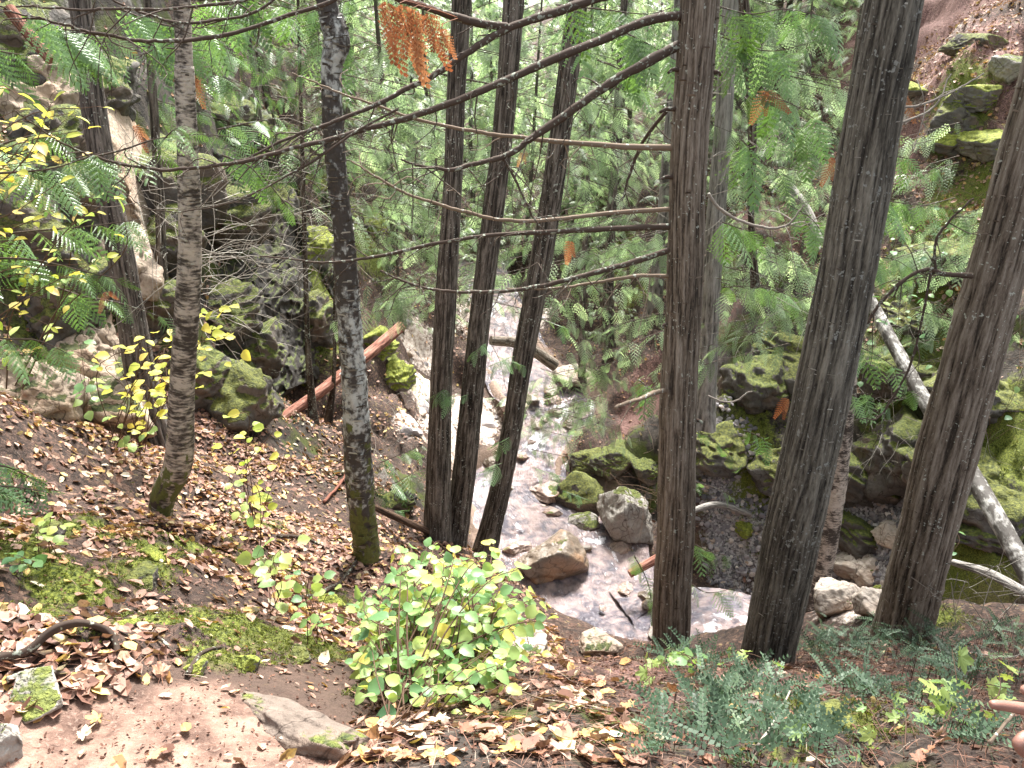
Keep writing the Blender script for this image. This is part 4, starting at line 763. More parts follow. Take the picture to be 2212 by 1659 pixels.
tangle('pale dead twigs left of the pale birch before the cliff', [(300,300,6.2),(300,400,6.2),(380,480,6.4),(380,560,6.4)], 34, .9, 50, seed=2, direction=(.2, 0, -.1), name='dead_twigs')
tangle('bare grey twigs around the thin dark stem', [(650,250,9),(655,380,9),(660,480,9),(650,560,9)], 50, 1.2, 30, seed=3, direction=(0, 0, .1), name='dead_twigs')
tangle('fine bare twigs behind the long limbs at centre', [(820,400,8),(1000,350,8.5),(1100,450,8.5),(1200,400,8.5),(900,560,8),(1270,560,8.5)], 80, 1.3, 90, seed=4, mat='branch', direction=(0, 0, -.2), name='dead_twigs')
tangle('bare twigs between the upright cedar and the lichened trunk', [(1600,200,7.5),(1650,350,7.5),(1620,480,7.5),(1680,600,7.5)], 50, 1.0, 70, seed=5, direction=(0, 0, -.2), name='dead_twigs')
tangle('white bare twigs over the shady bank at right', [(1880,700,7),(1950,850,7),(1900,940,7),(2080,760,6.5),(2130,900,6)], 44, .8, 50, seed=6, direction=(0, 0, -.1), name='dead_twigs', r0=.0025)
tangle('twigs fallen over the big grey boulder', [(1330,1030,10.5),(1370,1060,10.4),(1400,1090,10.3)], 26, .9, 25, seed=7, mat='stem', direction=(.5, -.1, 0), name='dead_twigs')
tangle('grey twigs lying over the mossy ground at lower right', [(2000,1280,4.4),(2080,1250,4.4),(2150,1300,4.2),(2100,1400,3.6)], 30, .9, 40, seed=8, direction=(.7, 0, -.4), name='dead_twigs', r0=.003)
tangle('dry brown brush left of the three cedars', [(830,950,9),(870,900,9.5),(850,1000,9)], 60, .9, 40, seed=9, mat='twig', direction=(.2, 0, -.2), name='dead_twigs', r0=.002)
tangle('bare twigs hanging over the bright upper stream', [(1040,700,8.5),(1180,760,8.6),(1250,900,8.6),(1000,880,8.4)], 40, .9, 60, seed=10, mat='branch', direction=(.3, 0, -.3), name='dead_twigs', r0=.003)
# ------------------------------------------------------------------ boulders and stones
boulder(1352,1108,140,165,'rock','large pointed grey boulder in the stream left of the upright cedar',seed=3,depth=.9,tilt=-12)
boulder(1240,1075,105,95,'rock_olive','rounded olive boulder standing upstream of the pointed grey one',seed=5)
boulder(1176,1215,150,130,'rock_slab','brown flat-topped boulder in midstream beside the bush',seed=7,depth=.8,tilt=10)
boulder(1260,1130,55,42,'rock','small round mossy stone between the two large stream boulders',name='stone',cat='stone',seed=9)
boulder(1250,1238,48,20,'rock_wet','flat tan stone right of the midstream boulder',name='stone',cat='stone',seed=11)
boulder(1350,1185,60,36,'rock_wet','dark wet stone under water at the foot of the pointed boulder',name='stone',cat='stone',seed=13)
boulder(1185,1060,110,36,'rock_wet','low pink brown stone washed by the cascade',name='stone',cat='stone',seed=15)
boulder(1330,990,120,80,'rock_dark','dark wet boulder at the shaded bank above the olive boulder',seed=17)
boulder(1270,985,90,70,'rock_olive','mossy rock beside the white cascade',seed=18)
boulder(1400,1010,80,70,'rock_dark','dark angular rock behind the upright cedar',seed=19)
boulder(1130,740,60,40,'rock_dark','dark rock under the far log across the stream',seed=20)
boulder(870,1085,90,60,'rock_dark','rounded dark grey rock in still water left of the three cedars',seed=21)
boulder(1240,810,90,50,'rock_pale','pale rock ledge above the upper cascade',seed=22,depth=1.4)
boulder(1110,880,60,30,'rock_wet','low wet stone in the white water upstream',name='stone',cat='stone',seed=23)
boulder(1135,1395,110,60,'rock_pale','pale boulder at the water edge right behind the bush',seed=25)
boulder(1090,1330,50,50,'rock','grey round rock half hidden by the bush',seed=26)
boulder(1290,1400,90,40,'rock_tan','low tan rock at the foot of the mound beside the water',seed=27)
boulder(1200,1290,60,22,'rock_wet','flat stone showing through the near water',name='stone',cat='stone',seed=28)
boulder(1845,1205,100,62,'rock_pale','angular tan boulder on the pebbles behind the right trunks',seed=31)
boulder(1868,1232,70,50,'rock_pale','pale block below the angular tan boulder',seed=32)
boulder(1815,1290,90,76,'rock_pale','rounded tan boulder beside the broken snag',seed=33)
boulder(1880,1305,90,80,'rock_pale','bright white boulder touching the right leaning trunk',seed=34)
boulder(1880,1285,34,18,'rock_pale','small pale block above the bright white boulder',name='stone',cat='stone',seed=35)
boulder(1925,1160,70,50,'rock_pale','white broken rocks beside the right leaning trunk',seed=36)
boulder(1610,1155,44,34,'rock_moss','small green mossy stone on the pebble bar',name='stone',cat='stone',seed=37)
boulder(1720,1180,40,24,'rock','grey stone on the pebbles behind the lichened trunk',name='stone',cat='stone',seed=38)
boulder(1905,1280,40,50,'rock_moss','green mossy stone against the right leaning trunk',name='stone',cat='stone',seed=39)
for k in range(46):
    i = int(r_.uniform(30, 138)); c = CS[i]; tn = nrm(CS[i+1, :2]-CS[i-1, :2]); q = r_.uniform(-1.05, 1.05); s_ = r_.uniform(.06, .24)
    V = rockshape(400+k) * [s_, s_*r_.uniform(.6, 1), s_*r_.uniform(.35, .6)]
    o = MB().add(V, ICO[1]).build('stream_stone', M['rock_slab' if k % 3 else 'rock_wet'], None, True); o.location = (c[0]-tn[1]*q*c[3], c[1]+tn[0]*q*c[3], c[2]+r_.uniform(-.02, .05)); o.rotation_euler = (0, 0, r_.uniform(0, 6))
    tag(o, 'wet brown stone breaking the surface of the rushing stream', 'stone', 'stones standing in the stream')
CL = 'dark mossy outcrop in the shaded bank behind the right trunks'
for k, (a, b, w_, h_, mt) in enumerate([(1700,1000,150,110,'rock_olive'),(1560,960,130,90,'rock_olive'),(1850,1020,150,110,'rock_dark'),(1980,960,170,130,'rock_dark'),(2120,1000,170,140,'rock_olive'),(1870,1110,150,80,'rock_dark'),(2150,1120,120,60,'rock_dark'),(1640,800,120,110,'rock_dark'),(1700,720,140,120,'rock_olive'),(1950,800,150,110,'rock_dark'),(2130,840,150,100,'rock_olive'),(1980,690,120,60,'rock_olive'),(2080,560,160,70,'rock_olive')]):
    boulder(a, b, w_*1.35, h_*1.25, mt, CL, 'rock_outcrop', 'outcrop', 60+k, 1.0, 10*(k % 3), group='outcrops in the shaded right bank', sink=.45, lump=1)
for k, (a, b, w_, h_, mt, lb) in enumerate([(2125,205,110,60,'rock_moss','bright yellow-green mossy boulder high at the right edge'),(2060,290,90,60,'rock_moss','mossy boulder just below the brightest mossy one'),(2140,310,90,60,'rock_moss','mossy block at the right edge under the bright mossy boulder'),(2085,250,130,90,'rock_olive','dark mossy rock face between the bright mossy boulders'),(2110,75,90,50,'rock_olive','grey rock patched with moss in the top right corner'),(2180,150,70,60,'rock','light grey crag at the right edge near the top'),(1980,185,70,40,'rock_moss','grassy hummock below the pink needle slope')]):
    boulder(a, b, w_, h_, mt, lb, 'mossy_boulder' if 'moss' in mt else 'boulder', 'boulder', 90+k, 1.0, sink=.35)
LC = 'fractured mossy rock of the left cliff'
for k, (a, b, w_, h_, mt, s) in enumerate([(200,850,150,120,'rock_tan',1),(150,720,130,150,'rock_tan',1),(60,800,150,150,'rock_tan',2),(215,740,80,120,'rock_tan',3),(230,560,110,110,'rock_tan',4),(110,600,180,160,'rock_olive',5),(40,450,180,190,'rock_olive',6),(150,420,150,150,'rock_olive',7),(90,250,200,170,'rock_dark',8),(180,180,160,150,'rock_olive',9),(40,90,200,150,'rock_dark',10),(330,620,110,130,'rock_dark',11),(280,860,90,70,'rock_tan',12),(420,780,120,110,'rock_dark',13),(510,830,130,130,'rock_olive',14),(560,740,110,120,'rock_dark',15),(470,640,150,120,'rock_dark',16),(540,560,130,120,'rock_olive',17),(470,480,140,130,'rock_dark',18),(560,430,110,100,'rock_olive',19),(630,620,90,110,'rock_moss',20),(660,520,80,80,'rock_moss',21),(680,680,90,110,'rock_olive',22),(720,440,80,70,'rock_moss',23),(600,330,120,90,'rock_olive',24),(380,380,160,150,'rock_dark',25),(500,250,150,120,'rock_dark',26),(340,480,120,120,'rock_dark',27),(640,760,80,70,'rock_olive',28),(820,740,80,60,'rock_moss',29),(850,800,70,60,'rock_moss',30),(800,480,90,40,'rock_moss',31),(830,360,90,40,'rock_moss',32)]):
    boulder(a, b, w_*1.4, h_*1.4, mt, 'yellow-green mossy rock on the slope beyond the dark birch' if mt == 'rock_moss' else (LC if a < 330 else 'dark rock of the shaded hillside left of the dark birch'), 'rock_outcrop', 'outcrop', 120+s, 1.1, 12*(k % 4)-12, group='mossy rocks beyond the birch' if mt == 'rock_moss' else ('rocks of the left cliff' if a < 330 else 'rocks of the dark hillside'), sink=.42, lump=1)
def cliff(label, cols, mat, seed, relief=.35, nu=190, nv=230):
    C = np.array([np.concatenate([U(a, tb[0], tb[1]), U(a, tb[2], tb[3])]) for a, *tb in cols]); C = curve(C, nu); v = np.linspace(-.04, 1, nv)[:, None]
    P = C[None, :, 3:]*(1-v[..., None]) + C[None, :, :3]*v[..., None]; x, y, z = P[..., 0], P[..., 1], P[..., 2]
    n = fbm(x*.9+seed, y*.9, z*1.3, 4, seed); st = n*3.2; st = (np.floor(st) + ss(.62, 1, st-np.floor(st)))/3.2
    n2 = fbm(x*3.1+seed, z*3.6+.4*x, y, 3, seed+2)*2.2; st2 = (np.floor(n2) + ss(.6, 1, n2-np.floor(n2)))/2.2
    d = relief*(.75*st + .22*st2 + .07*fbm(x*9, y*9, z*9, 3, seed+4)); edge = ss(0, .08, np.linspace(0, 1, nu))*ss(1, .9, np.linspace(0, 1, nu)); sk = ss(1.0, .86, v)
    nrmv = np.array([.25, -.85, .45]); P = P + (nrmv*(d*edge*sk + .12*relief)[..., None]); P = P - (nrmv*((1-edge*sk)*.45)[..., None])
    i = np.arange(nv-1)[:, None]*nu; j = np.arange(nu-1)[None]; Fq = np.stack([i+j, i+j+1, i+nu+j+1, i+nu+j], -1).reshape(-1, 4)
    k = nu*nv; B = P + np.array([-.1, .9, -.3]); edgei = np.concatenate([np.arange(nu), np.arange(1, nv)*nu+nu-1, (nv-1)*nu+np.arange(nu-2, -1, -1), np.arange(nv-2, 0, -1)*nu]); e2 = np.roll(edgei, -1)
    o = P[nv//2, nu//2]; mb = MB(); mb.add(np.concatenate([P.reshape(-1, 3), B.reshape(-1, 3)]), np.concatenate([Fq, Fq[:, ::-1]+k, np.stack([e2, edgei, edgei+k, e2+k], -1)]))
    ob = mb.build('rock_cliff', M[mat], None, True, o); ob.location = o; return tag(ob, label, 'cliff')
cliff('tall fractured tan and mossy rock wall at the left edge', [(-260,-60,8.6,960,5.6),(-100,-60,8.9,945,6.1),(40,-40,8.9,925,6.3),(140,40,8.8,925,6.6),(230,200,8.6,930,7.0),(300,420,8.4,940,7.3),(360,560,8.6,930,7.8)], 'rock_tan', 31)
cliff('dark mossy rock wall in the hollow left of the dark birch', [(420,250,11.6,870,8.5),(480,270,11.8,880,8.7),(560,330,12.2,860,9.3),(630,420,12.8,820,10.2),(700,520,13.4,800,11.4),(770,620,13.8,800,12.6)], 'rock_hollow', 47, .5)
# ------------------------------------------------------------------ logs and roots
def log(label, pts, mat, name='fallen_log', cat='log', seed=0, kind='cedar', amp=.06):
    P = np.array([U(a, b, Y) for a, b, Y, _ in pts]); rad = [wd/F*(p[1]*CP-p[2]*SP)/2 for (_, _, _, wd), p in zip(pts, P)]
    mb, mk, Pc, r = trunk_mesh(P, rad, kind, 40, .02, amp, 0, 1, seed); 
    for e, s in ((0, 0), (-1, (len(Pc)-1)*40)):
        V = mb.V[0][s:s+40]; c = V.mean(0); mb.add(np.vstack([V, c]), np.array([[j, (j+1) % 40, 40] for j in range(40)]), .9, np.zeros((41, 3))+.1)
    o = mb.build(name, M[mat], None, True, P[0], {k: np.append(v, [0]*82)[:mb.n] for k, v in mk.items()}); o.location = P[0]; return tag(o, label, cat)
log('reddish fallen log crossing behind the dark birch', [(606,905,8.9,24),(680,855,9.5,24),(740,808,10.1,25),(800,762,10.8,24),(866,706,11.8,24)], 'redlog', seed=1)
log('white birch log slanting down behind the right trunks', [(1862,615,11.0,24),(1925,735,10.2,28),(2000,870,9.2,31),(2090,1010,8.2,36),(2160,1130,7.4,39),(2235,1265,6.7,42)], 'birch_log', seed=2, kind='birch', amp=.03)
log('dark fallen branch on leaves near the three cedars', [(800,1092,6.6,13),(850,1115,6.9,15),(925,1148,7.2,14)], 'stem', seed=3)
log('small red brown log end poking from behind the upright cedar', [(1360,1240,9.2,18),(1400,1218,9.3,20),(1440,1195,9.4,20)], 'redlog', seed=4)
log('mossy log lying across the upper stream', [(1060,735,13.6,20),(1130,745,13.8,24),(1200,790,13.9,26)], 'bark', seed=5)
log('brown log leaning on the cliff at the top left', [(20,20,7.9,26),(60,70,7.8,26),(110,130,7.7,22)], 'redlog', seed=6)
log('grey stick lying at the edge of the pebble bar', [(1490,1105,10.2,12),(1550,1090,10.5,14),(1620,1110,10.6,12)], 'bark_pale', seed=7)
log('grey log on the mossy slope at the right edge', [(2060,1215,6.6,14),(2140,1240,6.2,20),(2230,1290,5.8,22)], 'bark_pale', seed=8)
log('pale dead wood leaning between the trunks at upper right', [(1690,380,12,14),(1740,450,11.5,20),(1770,520,11,18)], 'bark_pale', seed=9)
def root(label, pts, wpx, seed, name='root', mat='branch'):
    P = []
    for a, b, up in pts: g = G(a, b); P.append(g + [0, 0, up])
    P = curve(np.array(P), 30); mb = MB(); dd = P[:, 1]*CP-P[:, 2]*SP; rr = np.linspace(1, .55, 30)*wpx/F*dd/2
    P[:, 2] += .01*fbm(P[:, 0]*9, P[:, 1]*9, 0, 2, seed); tube(mb, P, rr, 16, .4, .34); o = mb.build(name, M[mat], None, True, P[0]); o.location = P[0]; return tag(o, label, 'root')
root('thick dark root bulging from the bank at the left edge', [(-40,1432,.02),(60,1432,.05),(130,1415,.05),(200,1408,.04),(250,1408,.03),(258,1440,.0)], 22, 1)
root('second dark root below the thick one at the left edge', [(20,1470,.01),(80,1462,.03),(140,1462,.02),(200,1480,.0)], 18, 2)
root('thin root running down to the moss above the path', [(290,1350,.02),(340,1375,.02),(390,1420,.0)], 9, 3)
root('dark root stub slanting out of moss above the path', [(405,1465,.01),(440,1430,.04),(480,1415,.05)], 12, 4)
root('curved dark root at the trail edge below the dark birch', [(640,1300,.01),(690,1290,.03),(740,1260,.03),(770,1220,.02)], 12, 5)
root('dark root across leaves between the two birches', [(600,1165,.02),(650,1170,.03),(700,1185,.02)], 10, 6)
root('long thin stick lying on the leafy mound', [(900,1510,.02),(1000,1470,.03),(1100,1500,.03),(1200,1535,.03),(1350,1545,.02)], 5, 7, 'stick', 'branch_light')
root('short grey stick on the dark mound', [(860,1480,.03),(960,1505,.03),(1060,1500,.02)], 5, 8, 'stick', 'twig')
root('lichened stick at lower right among boxwood', [(1620,1650,.02),(1670,1590,.05),(1700,1530,.06)], 7, 9, 'stick', 'birch')
root('thin brown stick leaning at the bottom right corner', [(2120,1659,.05),(2170,1610,.1),(2212,1570,.12)], 8, 10, 'stick', 'branch_light')
root('dead stick on the slope left of the dark birch', [(700,1090,.03),(740,1050,.08),(760,1010,.12)], 7, 11, 'stick', 'redlog')
# ------------------------------------------------------------------ litter, moss and needles on the ground (uncountable)
def scatter_pts(n, x0, x1, y0, y1, keep=None, seed=0, power=1.0):
    r_ = np.random.default_rng(seed); y = y0 + (y1-y0)*r_.random(n)**power; x = x0 + (x1-x0)*r_.random(n)
    hw = .78*y + .9; m = np.abs(x) < hw
    x, y = x[m], y[m]
    if keep is not None: m = r_.random(len(x)) < keep(x, y); x, y = x[m], y[m]
    d, z, h = creek(x, y); m = d > h*1.12; x, y = x[m], y[m]
    return x, y, ground(x, y), slope(x, y), r_
def offslab(x, y): 
    sl = slabfn(x, y); pth = ss(.45, .2, pdist(x, y, PATH))*ss(3.4, 2.2, y)
    return (1 - .985*np.maximum(sl, pth)) * (1 - .8*ss(.3, .6, np.maximum(blobs(x, y, MOSS), bankmoss(x, y)) + .22*fbm(x*3, y*3, 0, 3, 51)))
def patchy(x, y, f=1.1, lo=-.35, hi=.12, mn=.18): return mn + (1-mn)*ss(lo, hi, fbm(x*f, y*f, 0, 3, 91))
def flatleaves(name, label, mat, n, box, size, keep, seed, tilt=.35, kind='leaf litter', power=1.0, lift_=.012, rr=(0, 1), tp=FALL):
    x, y, z, N_, r_ = scatter_pts(n, *box, keep, seed, power); k = len(x); mb = MB()
    up = nrm(N_ + r_.normal(0, tilt, (k, 3))); a = r_.uniform(0, 2*math.pi, k); xd = np.stack([np.cos(a), np.sin(a), np.zeros(k)], -1); xd = nrm(xd - (xd*up).sum(-1, keepdims=True)*up)
    T = np.stack([x, y, z + lift_*r_.random(k) + .004], -1); s = size*r_.uniform(.55, 1.25, k); rn = rr[0] + (rr[1]-rr[0])*r_.random(k); w_ = r_.integers(0, len(tp), k)
    for j in range(len(tp)):
        m = w_ == j; inst(mb, tp[j], basis(xd[m], up[m]), T[m], s[m], rn[m])
    o = mb.build(name, M[mat], None, False); o['kind'] = 'stuff'; return o
notrail = lambda x, y: offslab(x, y)
flatleaves('leaf_litter', '', 'litter', 56000, (-5.5, .35, 1.5, 11), .062, lambda x, y: offslab(x, y)*patchy(x, y)*(1-.8*ss(-.5, -.3, x)*ss(3.6, 3.0, y))*(1+ss(-1.8, -2.6, x))*(.35+.65*ss(9, 5, y)), 1, rr=(.12, 1), power=1.35)
flatleaves('leaf_litter', '', 'litter', 1500, (-2.2, .2, 1.35, 3.2), .034, lambda x, y: .05+.25*patchy(x, y, 2.5), 2, .2, rr=(.3, 1))
flatleaves('leaf_litter', '', 'litter', 16000, (-9, 11, 7, 19), .075, lambda x, y: patchy(x, y, .8, -.1, .5, .05)*(1-.8*blobs(x, y, DARK)), 3, .4, rr=(.1, 1))
flatleaves('leaf_litter', '', 'litter', 2300, (-.4, 4, 1.3, 4.5), .045, lambda x, y: patchy(x, y, 2.2, -.1, .5, .12)*offslab(x, y), 4, .4, rr=(0, .97))
stickT = [(np.array([[-.5, -.012, 0], [0, -.014, .02], [.5, -.008, -.02], [.5, .008, -.02], [0, .014, .025], [-.5, .012, 0]]), [np.array([[0, 1, 4, 5], [1, 2, 3, 4]])])]
flatleaves('needle_litter', '', 'needles', 42000, (-1.2, 4.6, 1.3, 5), .06, lambda x, y: offslab(x, y)*(.25+.75*ss(-.9, .3, x)), 5, .28, tp=stickT, lift_=.02)
flatleaves('needle_litter', '', 'needles', 24000, (-4.5, .3, 1.4, 7), .05, lambda x, y: offslab(x, y)*.8, 6, .3, tp=stickT, lift_=.015)
flatleaves('needle_litter', '', 'needles', 26000, (-3, 13, 7, 19), .12, lambda x, y: (.3+.7*ss(-.1, .3, fbm(x*.7, y*.7, 0, 2, 96)))*(1-.7*blobs(x, y, DARK)), 7, .45, tp=stickT, lift_=.03, rr=(.2, 1))
def tuft(seed):
    r_ = np.random.default_rng(seed); V = []; T_ = []
    for k in range(7):
        a = r_.uniform(0, 6.28); l = r_.uniform(.5, 1); o = r_.normal(0, .25, 2); b = len(V); d = np.array([math.cos(a), math.sin(a)])
        V += [[o[0]-d[1]*.10, o[1]+d[0]*.10, 0], [o[0]+d[1]*.10, o[1]-d[0]*.10, 0], [o[0]+d[0]*l*.6, o[1]+d[1]*l*.6, l*.55]]; T_.append([b, b+1, b+2])
    return np.array(V), [np.array(T_)]
TUFT = [tuft(k) for k in range(4)]
flatleaves('needle_litter', '', 'needles', 16000, (5, 12, 11, 19), .16, lambda x, y: .9+0*x, 12, .5, tp=stickT, lift_=.06, rr=(.55, 1))
flatleaves('leaf_litter', '', 'litter', 7000, (5, 12, 11, 19), .09, lambda x, y: .9+0*x, 13, .5, rr=(.3, 1))
mossfn = lambda x, y: ss(.22, .45, np.maximum(blobs(x, y, MOSS), bankmoss(x, y)) + .22*fbm(x*3, y*3, 0, 3, 51))
flatleaves('moss', '', 'grass', 130000, (-4.5, 3.5, 1.5, 8), .022, mossfn, 8, .35, tp=TUFT, lift_=.004)
flatleaves('moss', '', 'grass', 30000, (-8, 12, 7, 18), .06, mossfn, 9, .4, tp=TUFT, lift_=.01)
def pebT(seed): return rockshape(seed, 9, .05, (np.array(ICO3[0][:42]), None)), None
_bm = bmesh.new(); bmesh.ops.create_icosphere(_bm, subdivisions=2, radius=1); _bm.verts.ensure_lookup_table()
ICO2 = (np.array([v.co[:] for v in _bm.verts]), np.array([[v.index for v in f.verts] for f in _bm.faces])); _bm.free()
PEB = [(rockshape(200+k, 9, .05, ICO2)*[1, .8, .55]*.5, [ICO2[1]]) for k in range(5)]
m_, t_, b_, N__, L__ = newmat('pebbles'); L__(ramp(t_, attr(t_, 'rnd'), [(0, (.06, .055, .06)), (.4, (.17, .155, .165)), (.75, (.32, .29, .29)), (.93, (.36, .27, .2)), (1, (.6, .57, .55))]), b_.inputs['Base Color']); b_.inputs['Roughness'].default_value = .8; M['peb'] = m_
gravfn = lambda x, y: ss(.25, .5, blobs(x, y, GRAV) + .15*fbm(x*2, y*2, 0, 3, 52))
flatleaves('pebbles', '', 'peb', 9000, (2, 7.5, 7.5, 12.5), .085, gravfn, 10, .25, tp=PEB, lift_=.02)
flatleaves('soil_crumbs', '', 'needles', 7000, (-2.2, .6, 1.35, 3.4), .012, lambda x, y: .8+0*x, 14, .6, lift_=.004, rr=(0, .9))
flatleaves('soil_crumbs', '', 'needles', 12000, (-.5, 4, 1.35, 4.6), .02, lambda x, y: .8+0*x, 15, .6, lift_=.006, rr=(0, .8))
palefn = lambda x, y: ss(.35, .7, blobs(x, y, PALE) + .15*fbm(x*2, y*2, 0, 3, 53))
flatleaves('pebbles', '', 'peb', 1500, (-4, 7, 8, 20), .20, palefn, 11, .3, tp=PEB, lift_=.02, rr=(.5, 1))
# ------------------------------------------------------------------ maple leaves one can count on the near mound
MAP = [maple_tpl(k, .12+.1*(k % 3)) for k in range(5)]
def onground(px, py, up=.0): g = G(px, py); return g + [0, 0, up], slope(np.array([g[0]]), np.array([g[1]]))[0]
ML = [(925,1530,60,.9),(1010,1515,62,.45),(950,1575,60,.98),(890,1595,58,.97),(1040,1545,56,.85),(1110,1555,62,.86),(1195,1545,48,.93),(1245,1510,60,.97),(1285,1550,56,.5),(1310,1580,46,.35),(1045,1610,58,.4),(1000,1590,50,.15),(1110,1635,56,.84),(1165,1645,50,.2),(1235,1612,60,.55),(1260,1595,40,.85),(1300,1615,46,.9),(940,1640,54,.92),(880,1650,52,.5),(1160,1460,46,.3),(1205,1475,50,.6),(1260,1480,46,.3),(1330,1480,44,.4),(1360,1530,42,.75),(1330,1425,40,.35),(1400,1560,38,.3),(1420,1605,42,.97),(1470,1610,36,.2),(1340,1640,44,.6),(1270,1650,44,.1),(1700,1555,50,.5),(1555,1555,50,.65),(2000,1640,46,.5),(1980,1655,40,.3),(1520,1650,40,.3),(330,1640,48,.7),(180,1595,46,.97),(350,1465,44,.45),(120,1440,50,.2),(215,1560,40,.9),(1450,1500,34,.4),(1090,1480,40,.2),(830,1640,52,.3),(960,1500,44,.65)]
for k, (a, b, wpx, c) in enumerate(ML):
    p, n_ = onground(a, b); D = p[1]*CP - p[2]*SP; s = wpx/F*D*1.45
    mb = MB(); up = nrm(n_ + rng.normal(0, .22, 3)); an = rng.uniform(0, 6.28); xd = np.array([math.cos(an), math.sin(an), 0]); xd = nrm(xd - up*(xd@up))
    inst(mb, MAP[k % 5], basis(xd[None], up[None]), np.array([[0, 0, .02]]), [s], [c]); C = curve([np.array([0, 0, .02]), -xd*s*.4 + [0, 0, .015]], 5); tube(mb, C, .0011, 4, c)
    o = mb.build('fallen_maple_leaf', M['maple'], None, True); o.location = p
    tag(o, ('dark red-brown' if c < .25 else 'tan brown' if c < .55 else 'peach coloured' if c < .8 else 'yellow brown-spotted' if c < .94 else 'pale whitish') + ' maple leaf lying on the ' + ('dark mound' if a > 800 else 'bare path slope'), 'fallen leaf', 'maple leaves fallen on the near ground')
# ------------------------------------------------------------------ leafy bushes
def shrub(name, label, cat, base, tips, Y0, Y1, mat, leaf, lsize, per, group=None, seed=0, rr=(0, 1), droop=.25, sway=.05, r0=.004, stemmat='stem', vtip=None, flat=.35, two=None, twist=.0):
    """base: pixels of the foot; tips: (px, py) ends of the stems, spread between forward distances Y0 and Y1"""
    r_ = np.random.default_rng(seed); g = [G(*q) for q in base] if not isinstance(base[0], np.ndarray) else base; t = thing(name, label, cat, g[0], group); sb, lb = MB(), MB()
    for k, (a, b) in enumerate(tips):
        p = g[r_.integers(len(g))] + r_.normal(0, .03, 3)*[1, 1, 0]; q = U(a, b, r_.uniform(Y0, Y1)); L = np.linalg.norm(q-p)
        C = curve([p, p*.6+q*.4+[0, 0, .10*L]+r_.normal(0, sway*L, 3), p*.25+q*.75+[0, 0, .10*L]+r_.normal(0, sway*L, 3), q], 16)
        tube(sb, C, np.linspace(r0, r0*.3, 16), 5, .5, cap=False); T = nrm(np.gradient(C, axis=0)); n = per
        tt = np.linspace(.2, 1, n); i = (tt*15).astype(int); side = nrm(np.cross(T[i], [0, 0, 1.]))*np.where(np.arange(n) % 2, 1, -1)[:, None]
        side[-1] = T[-1]; d = nrm(side*1.0 + T[i]*.5 + r_.normal(0, .35, (n, 3)) + [0, 0, -droop]); pet = .35*lsize
        up = nrm(np.array([0, -.25, 1.]) + r_.normal(0, flat, (n, 3)))
        s = lsize*r_.uniform(.6, 1.2, n)
        inst(lb, leaf, basis(d, up), C[i] + d*pet, s, rr[0]+(rr[1]-rr[0])*r_.random(n))
        for j in range(n): tube(sb, [C[i[j]], C[i[j]]+d[j]*pet*1.05], .0010, 3, .9, cap=False)
    sb.build('stems', M[stemmat], t, True, g[0]); lb.build('leaves', M[mat], t, True, g[0]); return t
r_ = np.random.default_rng(5)
tp_ = []
while len(tp_) < 160:
    a, b = r_.uniform(755, 1195), r_.uniform(1180, 1500)
    top = np.interp(a, [750, 800, 860, 930, 1060, 1120, 1195], [1320, 1240, 1195, 1175, 1165, 1230, 1330]); bot = np.interp(a, [750, 850, 950, 1100, 1195], [1460, 1560, 1550, 1480, 1420])
    if top < b < bot: tp_.append((a, b))
shrub('leafy_bush', 'low leafy foot of the bright bush spreading over the trail edge', 'bush', [(850,1575),(920,1550),(980,1520),(1060,1480)], [(r_.uniform(770, 1120), r_.uniform(1400, 1540)) for _ in range(34)], 1.98, 2.25, 'bush', LF, .05, 6, seed=9, rr=(.1, .9), droop=.15, r0=.0025)
shrub('leafy_bush', 'bright yellow-green broad leaved bush in front of the three cedars', 'bush', [(850,1540),(890,1530),(930,1500),(990,1470),(830,1500)], tp_, 2.35, 3.1, 'bush', LF, .055, 9, seed=2, rr=(.15, .95), droop=.15)
shrub('leafy_sprout', 'tall thin sprout with two dark green leaves before the bright bush', 'plant', [(850,1560)], [(860,1345),(800,1380)], 2.2, 2.3, 'bush', LF, .075, 4, seed=3, rr=(0, .2))
shrub('hazel_shrub', 'yellow leaved shrub around the pale birch trunk', 'shrub', [(250,960),(300,970)], [(290,745),(330,720),(350,780),(300,790),(400,730),(470,690),(500,720),(480,780),(440,800),(520,750),(420,840),(360,810),(450,720),(490,660),(440,700),(380,850)], 4.6, 5.2, 'yellow', LF, .082, 7, seed=4, rr=(.1, .8))
shrub('hazel_shrub', 'small yellow-green sapling right of the pale birch foot', 'shrub', [(565,1180),(560,1150)], [(500,900),(540,930),(480,960),(560,960),(590,1000),(530,1010)], 4.2, 4.8, 'yellow', LF, .07, 5, seed=5, rr=(0, .6))
shrub('yellow_branch', 'mass of yellow leaves reaching in at the left edge', 'branch', [np.array([-2.9, 2.9, -1.3])]*2, [(30,240),(60,215),(110,225),(20,290),(130,300),(170,340),(60,350),(20,330),(140,260),(90,260),(150,245),(60,300),(180,280),(100,330),(30,380),(120,400),(150,440),(10,430),(60,480),(210,230),(-40,200)], 2.9, 3.5, 'yellow', LF2, .060, 12, seed=6, rr=(.2, 1), droop=.3)
shrub('yellow_branch', 'lower cluster of yellow leaves at the left edge below the first', 'branch', [np.array([-3.0, 3.1, -1.7])]*2, [(20,520),(80,540),(140,560),(180,570),(40,600),(100,620),(160,600),(30,680),(100,700),(60,760),(240,430),(220,560)], 3.0, 3.6, 'yellow', LF2, .056, 12, seed=7, rr=(0, 1), droop=.3)
shrub('vine_leaves', 'green and yellow leaf twig crossing above the pale birch shrub', 'branch', [np.array([-2.4, 3.6, -1.5])], [(250,420),(200,520),(270,470),(230,400)], 3.4, 3.7, 'bush', LF2, .06, 5, seed=8, rr=(.5, .95))
